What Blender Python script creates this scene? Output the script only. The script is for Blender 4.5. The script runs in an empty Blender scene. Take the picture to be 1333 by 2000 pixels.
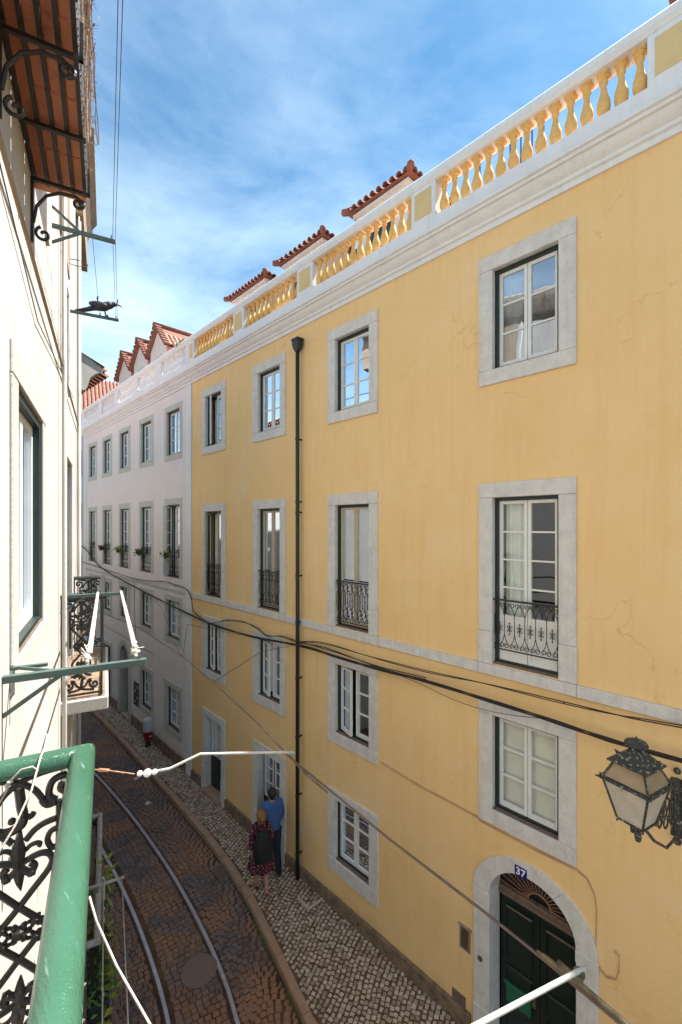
import bpy, bmesh, math, random
from mathutils import Matrix, Vector
random.seed(7)
R = math.radians
C = bpy.context.scene.collection
sc = bpy.context.scene

# ------------------------------------------------------------------ camera, sky, sun, exposure
CAMZ = 7.25
cam_d = bpy.data.cameras.new('camera'); cam = bpy.data.objects.new('camera', cam_d); C.objects.link(cam)
cam.location = (0, 0, CAMZ); cam.rotation_euler = (R(90), 0, R(-43.74))
cam_d.sensor_fit = 'VERTICAL'; cam_d.sensor_height = 36; cam_d.lens = 870 / 2000 * 36
cam_d.shift_y = 0.0135; cam_d.clip_start = 0.03; cam_d.clip_end = 900
sc.camera = cam
SUN_EL = R(60); SUN_AZ = R(106)          # azimuth clockwise from +Y
w = bpy.data.worlds.new('World'); sc.world = w; w.use_nodes = True
nt = w.node_tree; nt.nodes.clear()
wo = nt.nodes.new('ShaderNodeOutputWorld'); bg = nt.nodes.new('ShaderNodeBackground')
sky = nt.nodes.new('ShaderNodeTexSky'); sky.sky_type = 'NISHITA'; sky.sun_disc = False
sky.sun_elevation = SUN_EL; sky.sun_rotation = SUN_AZ; sky.altitude = 100; sky.air_density = 1.0
sky.dust_density = 0.6; sky.ozone_density = 3.0
tc = nt.nodes.new('ShaderNodeTexCoord')
mp = nt.nodes.new('ShaderNodeMapping'); mp.inputs['Scale'].default_value = (0.9, 1.5, 3.2)
mp.inputs['Rotation'].default_value = (R(18), R(-14), R(30)); mp.inputs['Location'].default_value = (0.35, 0.1, 0.55)
n1 = nt.nodes.new('ShaderNodeTexNoise'); n1.inputs['Scale'].default_value = 1.5; n1.inputs['Detail'].default_value = 9
n1.inputs['Roughness'].default_value = 0.6; n1.inputs['Distortion'].default_value = 0.35
cr = nt.nodes.new('ShaderNodeValToRGB')
cr.color_ramp.elements[0].position = 0.34; cr.color_ramp.elements[0].color = (0, 0, 0, 1)
cr.color_ramp.elements[1].position = 0.80; cr.color_ramp.elements[1].color = (0.85, 0.85, 0.85, 1)
mx = nt.nodes.new('ShaderNodeMixRGB'); mx.inputs[2].default_value = (3.0, 3.65, 3.95, 1)
hs = nt.nodes.new('ShaderNodeHueSaturation'); hs.inputs['Saturation'].default_value = 1.15
hs.inputs['Value'].default_value = 1.0
L_ = nt.links.new
L_(tc.outputs['Generated'], mp.inputs['Vector']); L_(mp.outputs[0], n1.inputs['Vector']); L_(n1.outputs[0], cr.inputs[0])
L_(sky.outputs[0], hs.inputs['Color']); tn = nt.nodes.new('ShaderNodeMixRGB'); tn.blend_type = 'MULTIPLY'; tn.inputs[0].default_value = 1; tn.inputs[2].default_value = (.30, .44, .42, 1); L_(hs.outputs[0], tn.inputs[1]); L_(tn.outputs[0], mx.inputs[1]); sz = nt.nodes.new('ShaderNodeSeparateXYZ'); L_(tc.outputs['Generated'], sz.inputs[0])
el = nt.nodes.new('ShaderNodeMapRange'); el.inputs[1].default_value = .15; el.inputs[2].default_value = .75; el.inputs[3].default_value = 1.25; el.inputs[4].default_value = .45; L_(sz.outputs[2], el.inputs[0])   # cirrus thins out overhead
cm = nt.nodes.new('ShaderNodeMath'); cm.operation = 'MULTIPLY'; L_(cr.outputs[0], cm.inputs[0]); L_(el.outputs[0], cm.inputs[1]); cm.use_clamp = True; L_(cm.outputs[0], mx.inputs[0])
L_(mx.outputs[0], bg.inputs[0]); L_(bg.outputs[0], wo.inputs[0])
bg.inputs[1].default_value = 0.115
sd = bpy.data.lights.new('sun', 'SUN'); sd.energy = 3.3; sd.angle = R(0.53); sd.color = (1.0, 0.95, 0.88)
so = bpy.data.objects.new('sun', sd); C.objects.link(so)
sdir = Vector((math.sin(SUN_AZ) * math.cos(SUN_EL), math.cos(SUN_AZ) * math.cos(SUN_EL), math.sin(SUN_EL)))
so.rotation_euler = sdir.to_track_quat('Z', 'Y').to_euler(); so.location = (20, -5, 40)
sc.view_settings.view_transform = 'Standard'; sc.view_settings.look = 'None'
sc.view_settings.exposure = 2.02; sc.view_settings.gamma = 1; sc.view_settings.use_curve_mapping = False
try:
    sc.cycles.max_bounces = 10; sc.cycles.diffuse_bounces = 6; sc.cycles.transparent_max_bounces = 12
except Exception: pass

# ------------------------------------------------------------------ materials
def mat(name, c1, c2=None, scale=3, rough=.8, bump=.0, bscale=60, metal=0, streak=None, patch=None, tone=None, detail=6, spec=.5, dirt=None, coat=0, crack=None):
    """c1/c2 mottled by world-position noise; streak=(colour, amount); patch=(colour, scale, threshold, amount); dirt=(colour, z, fade)"""
    m = bpy.data.materials.new(name); m.use_nodes = True; t = m.node_tree; N = t.nodes; b = N['Principled BSDF']
    L = t.links.new
    geo = N.new('ShaderNodeNewGeometry'); P = geo.outputs['Position']
    b.inputs['Roughness'].default_value = rough; b.inputs['Metallic'].default_value = metal
    b.inputs['Specular IOR Level'].default_value = spec
    if coat: b.inputs['Coat Weight'].default_value = coat; b.inputs['Coat Roughness'].default_value = .12
    def noise(s, d=detail, r=.6, vec=None):
        n = N.new('ShaderNodeTexNoise'); n.inputs['Scale'].default_value = s; n.inputs['Detail'].default_value = d
        n.inputs['Roughness'].default_value = r; L(vec or P, n.inputs['Vector']); return n.outputs[0]
    RW = {'basalt_sett': .3, 'limestone_cobble': .2}.get(name, .12)
    def ramp(v, a, bb):
        r = N.new('ShaderNodeMapRange'); r.inputs[1].default_value = a; r.inputs[2].default_value = bb; L(v, r.inputs[0]); return r.outputs[0]
    def mix(f, a, bb, k=None):
        x = N.new('ShaderNodeMixRGB')
        if k is not None:
            mm = N.new('ShaderNodeMath'); mm.operation = 'MULTIPLY'; mm.inputs[1].default_value = k; L(f, mm.inputs[0]); f = mm.outputs[0]
        L(f, x.inputs[0])
        for i, v in ((1, a), (2, bb)):
            if isinstance(v, tuple): x.inputs[i].default_value = v + (1,)
            else: L(v, x.inputs[i])
        return x.outputs[0]
    col = mix(ramp(noise(scale), .35, .65), c1, c2 or c1)
    if tone:
        a = N.new('ShaderNodeAttribute'); a.attribute_name = 'tone'
        col = mix(a.outputs['Fac'], col, tone)
    if patch:
        for (pc, ps, pt, pa) in (patch if isinstance(patch, list) else [patch]):
            col = mix(ramp(noise(ps, 8, .65), pt, pt + RW), col, pc, pa)
    if streak:
        mpn = N.new('ShaderNodeMapping'); mpn.inputs['Scale'].default_value = (5, 5, .35); L(P, mpn.inputs['Vector'])
        col = mix(ramp(noise(1.6, 8, .7, mpn.outputs[0]), .5, .78), col, streak[0], streak[1])
    if dirt:
        sx = N.new('ShaderNodeSeparateXYZ'); L(P, sx.inputs[0])
        nn = N.new('ShaderNodeMath'); nn.operation = 'MULTIPLY_ADD'; nn.inputs[1].default_value = dirt[2] * 2.2; L(noise(2.2), nn.inputs[0]); L(sx.outputs[2], nn.inputs[2])
        r = N.new('ShaderNodeMapRange'); r.inputs[1].default_value = dirt[1] + dirt[2] * 2; r.inputs[2].default_value = dirt[1] + dirt[2] * .6
        L(nn.outputs[0], r.inputs[0]); col = mix(r.outputs[0], col, dirt[0], .85)
    if crack:
        ds = N.new('ShaderNodeVectorMath'); ds.operation = 'ADD'; nz = N.new('ShaderNodeTexNoise'); nz.inputs['Scale'].default_value = 2.2; nz.inputs['Detail'].default_value = 6; L(P, nz.inputs['Vector']); L(P, ds.inputs[0]); L(nz.outputs['Color'], ds.inputs[1])
        vo = N.new('ShaderNodeTexVoronoi'); vo.feature = 'DISTANCE_TO_EDGE'; vo.inputs['Scale'].default_value = .62; L(ds.outputs[0], vo.inputs['Vector'])
        mr = N.new('ShaderNodeMapRange'); mr.inputs[1].default_value = .006; mr.inputs[2].default_value = .0; L(vo.outputs['Distance'], mr.inputs[0])
        mk = N.new('ShaderNodeMath'); mk.operation = 'MULTIPLY'; L(mr.outputs[0], mk.inputs[0]); L(ramp(noise(.8), .5, .6), mk.inputs[1])
        col = mix(mk.outputs[0], col, crack, .45)
    L(col, b.inputs['Base Color'])
    if bump:
        bn = N.new('ShaderNodeBump'); bn.inputs['Strength'].default_value = bump; bn.inputs['Distance'].default_value = .01
        L(noise(bscale, 8, .6), bn.inputs['Height']); L(bn.outputs[0], b.inputs['Normal'])
    return m
M = {}
M['yellow'] = mat('yellow_stucco', (.88, .60, .285), (.85, .565, .25), .9, .9, .6, 22, streak=((.72, .42, .14), .35), patch=[((.86, .63, .36), .7, .53, .6), ((.66, .38, .13), 9, .70, .4), ((.74, .45, .16), 2.3, .60, .35)], dirt=((.50, .30, .12), 0, .42), crack=(.52, .30, .12))
M['ochre'] = mat('ochre_balusters', (.82, .52, .19), (.72, .43, .14), 14, .8, .3, 60, patch=((.42, .24, .09), 7, .62, .6))
M['panelyel'] = mat('ochre_panel', (.74, .55, .26), (.68, .50, .24), 5, .9, .2, 60)
M['white'] = mat('white_limewash', (.80, .80, .79), (.75, .75, .75), 2.2, .85, .3, 40, streak=((.52, .50, .48), .4), patch=((.34, .32, .30), 13, .66, .7))
M['pink'] = mat('pink_stucco', (.80, .73, .72), (.76, .69, .67), 1.2, .9, .3, 40, streak=((.60, .52, .48), .4), dirt=((.36, .20, .09), 0, .55))
M['pinkdorm'] = mat('pink_cheek', (.70, .36, .30), (.62, .33, .29), 2, .9, .2, 40)
M['dormwall'] = mat('dormer_plaster', (.66, .60, .55), (.60, .54, .49), 3, .9, .2, 40, streak=((.45, .38, .33), .4))
M['stone'] = mat('limestone_trim', (.72, .69, .64), (.62, .59, .55), 7, .75, .4, 70, patch=[((.38, .35, .32), 26, .58, .6), ((.50, .38, .28), 3, .64, .5)], streak=((.36, .33, .3), .4))
M['stonegrey'] = mat('grey_stone_trim', (.56, .55, .49), (.49, .48, .43), 6, .8, .4, 60, dirt=((.30, .20, .10), 0, .6))
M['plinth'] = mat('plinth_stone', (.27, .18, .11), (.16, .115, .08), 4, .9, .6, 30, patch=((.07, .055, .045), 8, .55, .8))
M['cream'] = mat('cream_plaster', (.49, .475, .44), (.44, .425, .39), 1.4, .9, .5, 26, streak=((.36, .30, .23), .6), patch=[((.40, .36, .31), 5, .66, .55), ((.54, .525, .49), 1.2, .5, .5)], crack=(.28, .25, .21))
M['creamstone'] = mat('cream_granite', (.52, .49, .45), (.40, .38, .36), 90, .8, .5, 120)
M['eave'] = mat('lichen_eave', (.50, .43, .35), (.26, .2, .15), 28, .95, 1, 60, patch=((.5, .44, .36), 18, .55, .8))
M['stain'] = mat('stained_pilaster', (.36, .28, .2), (.25, .18, .12), 2, .9, .4, 40, streak=((.4, .24, .11), .7))
M['dgreen'] = mat('dark_green_wood', (.012, .030, .026), (.009, .022, .020), 8, .45, .1, 80)
M['doorgreen'] = mat('door_green_paint', (.008, .020, .014), (.006, .014, .010), 8, .4, .1, 80)
M['boxgreen'] = mat('bright_green_paint', (.01, .14, .07), (.01, .11, .06), 8, .4)
M['sash'] = mat('white_window_paint', (.80, .80, .77), (.74, .73, .69), 12, .45, .1, 60, patch=((.35, .2, .12), 14, .74, .8))
M['creamsash'] = mat('cream_window_paint', (.58, .47, .32), (.5, .40, .27), 12, .5, .1, 60)
M['sillwood'] = mat('weathered_sill_wood', (.13, .075, .05), (.2, .15, .12), 30, .9, .5, 60)
M['curtain'] = mat('pale_curtain', (.80, .82, .76), (.72, .74, .69), 5, .9)
M['shutter'] = mat('inner_shutter', (.84, .82, .74), (.78, .76, .68), 5, .8)
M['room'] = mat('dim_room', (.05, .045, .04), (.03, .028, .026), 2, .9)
M['redcloth'] = mat('red_cloth', (.3, .02, .02), None, 5, .9)
M['iron'] = mat('black_iron', (.018, .017, .016), (.03, .02, .016), 20, .5, .3, 80, patch=((.09, .045, .025), 16, .66, .7))
M['irong'] = mat('painted_black_iron', (.012, .014, .013), (.02, .02, .018), 30, .32, .5, 60, patch=((.06, .04, .03), 30, .66, .6))
M['pipe'] = mat('downpipe_paint', (.014, .022, .018), (.022, .022, .018), 10, .45, .2, 60, patch=((.25, .25, .23), 38, .74, .8))
M['greenmetal'] = mat('grey_green_metal', (.075, .12, .105), (.06, .095, .085), 10, .4, .2, 60)
M['copper'] = mat('dormer_vent', (.02, .05, .045), None, 5, .6)
M['bird'] = mat('dark_feathers', (.018, .022, .035), (.03, .035, .05), 40, .5, .3, 120)
M['tile'] = mat('terracotta_tile', (.27, .10, .065), (.19, .075, .055), 6, .85, .5, 50, patch=((.09, .06, .05), 9, .56, .7))
M['tileold'] = mat('weathered_tile', (.36, .13, .08), (.50, .30, .22), 3, .85, .5, 50, patch=((.12, .07, .055), 6, .55, .7))
M['brick'] = mat('terracotta_slab', (.58, .24, .13), (.48, .18, .10), 5, .9, .5, 30, patch=((.30, .11, .07), 6, .58, .7))
M['rope'] = mat('white_rope', (.56, .52, .47), (.42, .38, .33), 60, .9, .5, 200)
M['cable'] = mat('black_cable', (.018, .013, .012), (.035, .025, .02), 30, .6, .3, 120, patch=((.2, .19, .18), 20, .72, .6))
M['wire'] = mat('copper_wire', (.13, .075, .06), (.09, .06, .05), 20, .5)
M['thinwire'] = mat('thin_wire', (.06, .06, .08), None, 20, .5)
M['tubewhite'] = mat('white_tube', (.52, .51, .47), (.42, .40, .36), 12, .45, patch=((.4, .22, .1), 15, .7, .7))
M['insul'] = mat('rusty_clamp', (.32, .13, .06), (.45, .3, .2), 30, .7, .5, 60)
M['bronze'] = mat('weathered_bronze', (.19, .15, .085), (.07, .06, .04), 24, .5, .4, 60, metal=.5)
M['teltel'] = mat('painted_cable', (.60, .40, .20), (.42, .28, .15), 5, .7)
M['blue'] = mat('enamel_blue', (.015, .02, .22), None, 5, .25)
M['enamelwhite'] = mat('enamel_white', (.8, .8, .8), None, 5, .3)
M['bluepaint'] = mat('blue_iron_paint', (.02, .05, .22), None, 5, .5)
M['rail'] = mat('polished_rail_steel', (.55, .54, .60), (.42, .41, .47), 8, .3, 0, metal=.35)
M['groove'] = mat('rail_groove', (.025, .018, .015), (.06, .035, .02), 9, .8)
M['grate'] = mat('cast_grate', (.17, .13, .11), (.24, .15, .10), 20, .6, .4, 60)
M['sett'] = mat('basalt_sett', (.20, .155, .145), (.155, .122, .118), 5, .62, .9, 55, tone=(.10, .08, .08), patch=[((.50, .21, .065), .8, .43, .9), ((.25, .145, .085), 4, .50, .6), ((.36, .28, .21), 22, .68, .5)])
M['roadbed'] = mat('joint_earth', (.06, .034, .02), (.16, .075, .03), 3, .95, .8, 40)
M['cob'] = mat('limestone_cobble', (.66, .55, .43), (.58, .46, .35), 5, .7, .6, 70, tone=(.33, .23, .16), patch=[((.36, .20, .10), 1.6, .60, .6), ((.2, .13, .08), 25, .66, .5)])
M['pavebed'] = mat('sandy_joint', (.12, .065, .035), (.17, .095, .05), 4, .95, .8, 60)
M['kerb'] = mat('kerb_limestone', (.36, .215, .13), (.46, .30, .20), 3, .7, .5, 40, patch=((.22, .12, .065), 3, .52, .6))
M['hred'] = mat('red_hydrant_paint', (.30, .012, .015), (.22, .01, .012), 9, .4)
M['hwhite'] = mat('grey_white_cap', (.52, .53, .55), (.46, .47, .48), 9, .5)
M['poster'] = mat('dark_notice', (.02, .02, .02), (.03, .03, .03), 8, .4)
M['plate'] = mat('tarnished_brass', (.20, .15, .09), (.13, .10, .07), 20, .5, .3, 80, metal=.6)
M['lampiron'] = mat('old_lamp_iron', (.045, .038, .03), (.03, .04, .03), 20, .7, .6, 80, patch=[((.60, .58, .55), 34, .56, .9), ((.14, .07, .045), 14, .58, .7)])
M['soil'] = mat('dark_soil', (.03, .02, .012), None, 5, .9)
M['zinc'] = mat('galvanised_rail', (.42, .40, .38), (.3, .27, .24), 12, .5, .2, 60, patch=((.2, .13, .08), 9, .66, .7))
M['pot'] = mat('dark_pot', (.03, .03, .03), None, 5, .7)
M['twig'] = mat('dry_twig', (.33, .22, .12), (.22, .13, .07), 9, .9)
M['litter'] = mat('paper_litter', (.6, .58, .56), None, 5, .9)
def leafmat(name, c1, c2):
    m = mat(name, c1, c2, 20, .6); m.node_tree.nodes['Principled BSDF'].inputs['Subsurface Weight'].default_value = 0
    return m
M['leaf'] = leafmat('green_leaf', (.09, .19, .035), (.05, .11, .02))
M['leafy'] = leafmat('yellow_green_leaf', (.26, .26, .04), (.15, .19, .03))
M['redfl'] = leafmat('red_petal', (.55, .02, .015), (.4, .01, .02))
M['redbr'] = leafmat('rusty_leaf', (.22, .05, .03), (.1, .07, .03))
def glassmat(name, refl, tint=(.93, .96, .94)):
    m = bpy.data.materials.new(name); m.use_nodes = True; t = m.node_tree; N = t.nodes; N.clear()
    o = N.new('ShaderNodeOutputMaterial'); x = N.new('ShaderNodeMixShader'); tr = N.new('ShaderNodeBsdfTransparent'); g = N.new('ShaderNodeBsdfGlossy')
    fr = N.new('ShaderNodeFresnel'); fr.inputs[0].default_value = 1.5
    mm = N.new('ShaderNodeMath'); mm.operation = 'MULTIPLY_ADD'; mm.inputs[1].default_value = .9; mm.inputs[2].default_value = refl
    no = N.new('ShaderNodeTexNoise'); no.inputs['Scale'].default_value = 1.3; bp = N.new('ShaderNodeBump'); bp.inputs['Strength'].default_value = .05; bp.inputs['Distance'].default_value = .1
    ge = N.new('ShaderNodeNewGeometry')
    tr.inputs[0].default_value = tint + (1,); g.inputs['Roughness'].default_value = .015; g.inputs[0].default_value = (.80, .88, 1, 1)
    L = t.links.new
    L(ge.outputs['Position'], no.inputs['Vector']); L(no.outputs[0], bp.inputs['Height']); L(bp.outputs[0], g.inputs['Normal'])
    L(fr.outputs[0], mm.inputs[0]); L(mm.outputs[0], x.inputs[0]); L(tr.outputs[0], x.inputs[1]); L(g.outputs[0], x.inputs[2]); L(x.outputs[0], o.inputs[0])
    return m
M['glass'] = glassmat('window_glass', .05)
M['glasstop'] = glassmat('sky_reflecting_glass', .34, (.6, .66, .7))
M['lampglass'] = mat('frosted_lamp_glass', (.62, .57, .49), (.52, .46, .38), 9, .5, .3, 30, patch=((.22, .15, .1), 14, .6, .5))
M['lampglass'].node_tree.nodes['Principled BSDF'].inputs['Transmission Weight'].default_value = .12
M['amber'] = mat('dusty_amber_glass', (.36, .26, .15), (.28, .20, .12), 12, .5, .3, 30)
# green handrail: thick chipped gloss paint
def railpaint():
    m = mat('glossy_green_handrail', (.038, .115, .072), (.026, .088, .05), 4, .16, .0, spec=.5)
    t = m.node_tree; N = t.nodes; L = t.links.new; b = N['Principled BSDF']
    ge = N.new('ShaderNodeNewGeometry'); mpn = N.new('ShaderNodeMapping')
    mpn.inputs['Rotation'].default_value = (0, 0, R(15.95)); mpn.inputs['Scale'].default_value = (110, 9, 60); L(ge.outputs['Position'], mpn.inputs['Vector'])
    n = N.new('ShaderNodeTexNoise'); n.inputs['Scale'].default_value = 1; n.inputs['Detail'].default_value = 5; L(mpn.outputs[0], n.inputs['Vector'])
    n2 = N.new('ShaderNodeTexNoise'); n2.inputs['Scale'].default_value = 260; n2.inputs['Detail'].default_value = 6; L(ge.outputs['Position'], n2.inputs['Vector'])
    ad = N.new('ShaderNodeMath'); ad.operation = 'ADD'; L(n.outputs[0], ad.inputs[0]); L(n2.outputs[0], ad.inputs[1])
    bp = N.new('ShaderNodeBump'); bp.inputs['Strength'].default_value = .9; bp.inputs['Distance'].default_value = .002; L(ad.outputs[0], bp.inputs['Height']); L(bp.outputs[0], b.inputs['Normal'])
    # pale scratches in the paint
    r = N.new('ShaderNodeMapRange'); r.inputs[1].default_value = .66; r.inputs[2].default_value = .74; L(n.outputs[0], r.inputs[0])
    old = b.inputs['Base Color'].links[0].from_socket; x = N.new('ShaderNodeMixRGB'); x.inputs[2].default_value = (.30, .44, .38, 1)
    mm = N.new('ShaderNodeMath'); mm.operation = 'MULTIPLY'; mm.inputs[1].default_value = .45; L(r.outputs[0], mm.inputs[0]); L(mm.outputs[0], x.inputs[0]); L(old, x.inputs[1])
    r2 = N.new('ShaderNodeMapRange'); r2.inputs[1].default_value = .70; r2.inputs[2].default_value = .73; L(n2.outputs[0], r2.inputs[0])
    x2 = N.new('ShaderNodeMixRGB'); x2.inputs[2].default_value = (.01, .03, .02, 1); L(r2.outputs[0], x2.inputs[0]); L(x.outputs[0], x2.inputs[1]); L(x2.outputs[0], b.inputs['Base Color'])
    return m
M['handrail'] = railpaint()
def floral():
    m = mat('floral_fabric', (.035, .012, .018), None, 5, .9)
    t = m.node_tree; N = t.nodes; L = t.links.new; b = N['Principled BSDF']; ge = N.new('ShaderNodeNewGeometry')
    v = N.new('ShaderNodeTexVoronoi'); v.inputs['Scale'].default_value = 26; L(ge.outputs['Position'], v.inputs['Vector'])
    c = N.new('ShaderNodeValToRGB'); c.color_ramp.interpolation = 'CONSTANT'
    e = c.color_ramp.elements; e[0].color = (.55, .36, .36, 1); e[1].position = .22; e[1].color = (.30, .02, .05, 1)
    k = c.color_ramp.elements.new(.42); k.color = (.03, .012, .02, 1)
    L(v.outputs['Distance'], c.inputs[0]); L(c.outputs[0], b.inputs['Base Color']); return m
M['floral'] = floral()
M['skin'] = mat('skin', (.50, .26, .17), (.46, .23, .15), 10, .55)
M['hairred'] = mat('ginger_hair', (.36, .15, .045), (.22, .08, .025), 30, .55, .8, 90)
M['hairdark'] = mat('dark_hair', (.012, .010, .010), (.02, .016, .014), 30, .5, .8, 90)
M['shirt'] = mat('blue_shirt', (.06, .13, .34), (.045, .10, .27), 6, .85, .3, 60)
M['trouser'] = mat('dark_trousers', (.016, .018, .028), None, 6, .85)
M['shoe'] = mat('dark_shoe', (.02, .012, .012), None, 6, .5)
M['shoered'] = mat('red_brown_shoe', (.16, .03, .025), None, 6, .5)
M['bag'] = mat('black_backpack', (.008, .008, .009), (.012, .012, .012), 6, .8, .3, 60)

# ------------------------------------------------------------------ mesh helpers
I4 = Matrix.Identity(4)
W = {}
class MB:
    def __init__(s): s.v = []; s.f = []; s.tone = []
    def add(s, vs, fs, tone=0.0):
        o = len(s.v); s.v += [tuple(v) for v in vs]; s.f += [tuple(i + o for i in f) for f in fs]; s.tone += [tone] * len(fs); return s
    def box(s, x0, x1, y0, y1, z0, z1, tone=0.0):
        return s.add([(x0, y0, z0), (x1, y0, z0), (x1, y1, z0), (x0, y1, z0), (x0, y0, z1), (x1, y0, z1), (x1, y1, z1), (x0, y1, z1)],
                     [(0, 3, 2, 1), (4, 5, 6, 7), (0, 1, 5, 4), (1, 2, 6, 5), (2, 3, 7, 6), (3, 0, 4, 7)], tone)
    def cbox(s, x0, x1, y0, y1, z0, z1, c=.004):
        """box with chamfered vertical & horizontal edges (inset ring)"""
        bm = bmesh.new(); bmesh.ops.create_cube(bm, size=1)
        for v in bm.verts: v.co = Vector(((x0 + x1) / 2 + v.co.x * (x1 - x0), (y0 + y1) / 2 + v.co.y * (y1 - y0), (z0 + z1) / 2 + v.co.z * (z1 - z0)))
        bmesh.ops.bevel(bm, geom=list(bm.edges), offset=c, segments=1, affect='EDGES'); s.bm(bm); return s
    def bm(s, bm):
        bm.verts.index_update(); s.add([v.co[:] for v in bm.verts], [[v.index for v in f.verts] for f in bm.faces]); bm.free()
    def tube(s, pts, r, n=6, cap=True, flat=None):
        pts = [Vector(p) for p in pts]; m = len(pts)
        rs = r if isinstance(r, (list, tuple)) else [r] * m
        vs = []; up = None
        for i, p in enumerate(pts):
            t = (pts[min(i + 1, m - 1)] - pts[max(i - 1, 0)]); t = t.normalized() if t.length > 1e-9 else Vector((0, 0, 1))
            if up is None:
                up = Vector((0, 0, 1)) if abs(t.z) < .9 else Vector((1, 0, 0))
            u = (up - t * up.dot(t)); u = u.normalized() if u.length > 1e-6 else t.orthogonal().normalized(); up = u; b = t.cross(u)
            for k in range(n):
                a = 2 * math.pi * (k + .5) / n; vs.append(p + u * math.cos(a) * rs[i] + b * math.sin(a) * rs[i])
        fs = [(i * n + k, i * n + (k + 1) % n, (i + 1) * n + (k + 1) % n, (i + 1) * n + k) for i in range(m - 1) for k in range(n)]
        if cap: fs += [tuple(range(n - 1, -1, -1)), tuple((m - 1) * n + k for k in range(n))]
        return s.add(vs, fs)
    def lathe(s, prof, n=14, c=(0, 0, 0), sq=None):
        """prof: (r, z); sq: set of indices drawn square"""
        vs = []
        for i, (r, z) in enumerate(prof):
            for k in range(n):
                a = 2 * math.pi * k / n; vs.append((c[0] + r * math.cos(a), c[1] + r * math.sin(a), c[2] + z))
        m = len(prof)
        fs = [(i * n + k, i * n + (k + 1) % n, (i + 1) * n + (k + 1) % n, (i + 1) * n + k) for i in range(m - 1) for k in range(n)]
        fs += [tuple(range(n - 1, -1, -1)), tuple((m - 1) * n + k for k in range(n))]
        return s.add(vs, fs)
    def ext(s, prof, y0, y1, cap=True):
        """profile in (x,z), extruded along y"""
        n = len(prof)
        vs = [(x, y0, z) for x, z in prof] + [(x, y1, z) for x, z in prof]
        fs = [(i, (i + 1) % n, n + (i + 1) % n, n + i) for i in range(n)]
        if cap: fs += [tuple(range(n - 1, -1, -1)), tuple(range(n, 2 * n))]
        return s.add(vs, fs)
    def ball(s, c, r, seg=8, sx=1, sy=1, sz=1):
        bm = bmesh.new(); bmesh.ops.create_icosphere(bm, subdivisions=1 if seg < 9 else 2, radius=r)
        for v in bm.verts: v.co = Vector((v.co.x * sx + c[0], v.co.y * sy + c[1], v.co.z * sz + c[2]))
        s.bm(bm); return s
def settag(o, label=None, cat=None, group=None, kind=None):
    if label: o['label'] = label
    if cat: o['category'] = cat
    if group: o['group'] = group
    if kind: o['kind'] = kind
    return o
def place(o, Wm, parent=None):
    W[o] = Wm
    if parent is not None:
        o.parent = parent; o.matrix_parent_inverse = I4; o.matrix_basis = W[parent].inverted() @ Wm
    else: o.matrix_basis = Wm
    return o
def obj(name, mb, m, parent=None, F=I4, smooth=False, base=False, **kw):
    if not mb.v: return None
    vs = mb.v
    lo = [min(v[i] for v in vs) for i in range(3)]; hi = [max(v[i] for v in vs) for i in range(3)]
    c = Vector([(a + b) / 2 for a, b in zip(lo, hi)])
    if base or parent is None: c.z = lo[2]
    me = bpy.data.meshes.new(name); me.from_pydata([(v[0] - c.x, v[1] - c.y, v[2] - c.z) for v in vs], [], mb.f); me.validate()
    if any(mb.tone) and len(me.polygons) == len(mb.tone):
        a = me.attributes.new('tone', 'FLOAT', 'FACE'); a.data.foreach_set('value', mb.tone)
    if isinstance(m, str): m = M[m]
    me.materials.append(m)
    if smooth:
        me.polygons.foreach_set('use_smooth', [True] * len(me.polygons))
        if smooth is not True:
            try: me.set_sharp_from_angle(angle=R(smooth))
            except Exception: pass
    me.update()
    o = bpy.data.objects.new(name, me); C.objects.link(o)
    place(o, F @ Matrix.Translation(c), parent)
    return settag(o, **kw)
def empty(name, Wm, parent=None, **kw):
    o = bpy.data.objects.new(name, None); o.empty_display_size = .2; C.objects.link(o); place(o, Wm, parent); return settag(o, **kw)
def inst(src, Wm, parent, **kw):
    o = src.copy(); C.objects.link(o); place(o, Wm, parent); return settag(o, **kw)
def T(x, y, z): return Matrix.Translation((x, y, z))
def Rz(a): return Matrix.Rotation(a, 4, 'Z')

DX = 5.78
FY = T(DX, 0, 0)                    # right-hand facades: wall plane x=0, street side is local -x, y along the street
FL = Rz(R(-15.95))                  # left building: x = towards the street, y along, wall plane x=-0.40
FLW = FL @ T(-.40, 0, 0) @ Rz(math.pi)   # same wall seen as a facade (street side local -x, y reversed)

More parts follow.
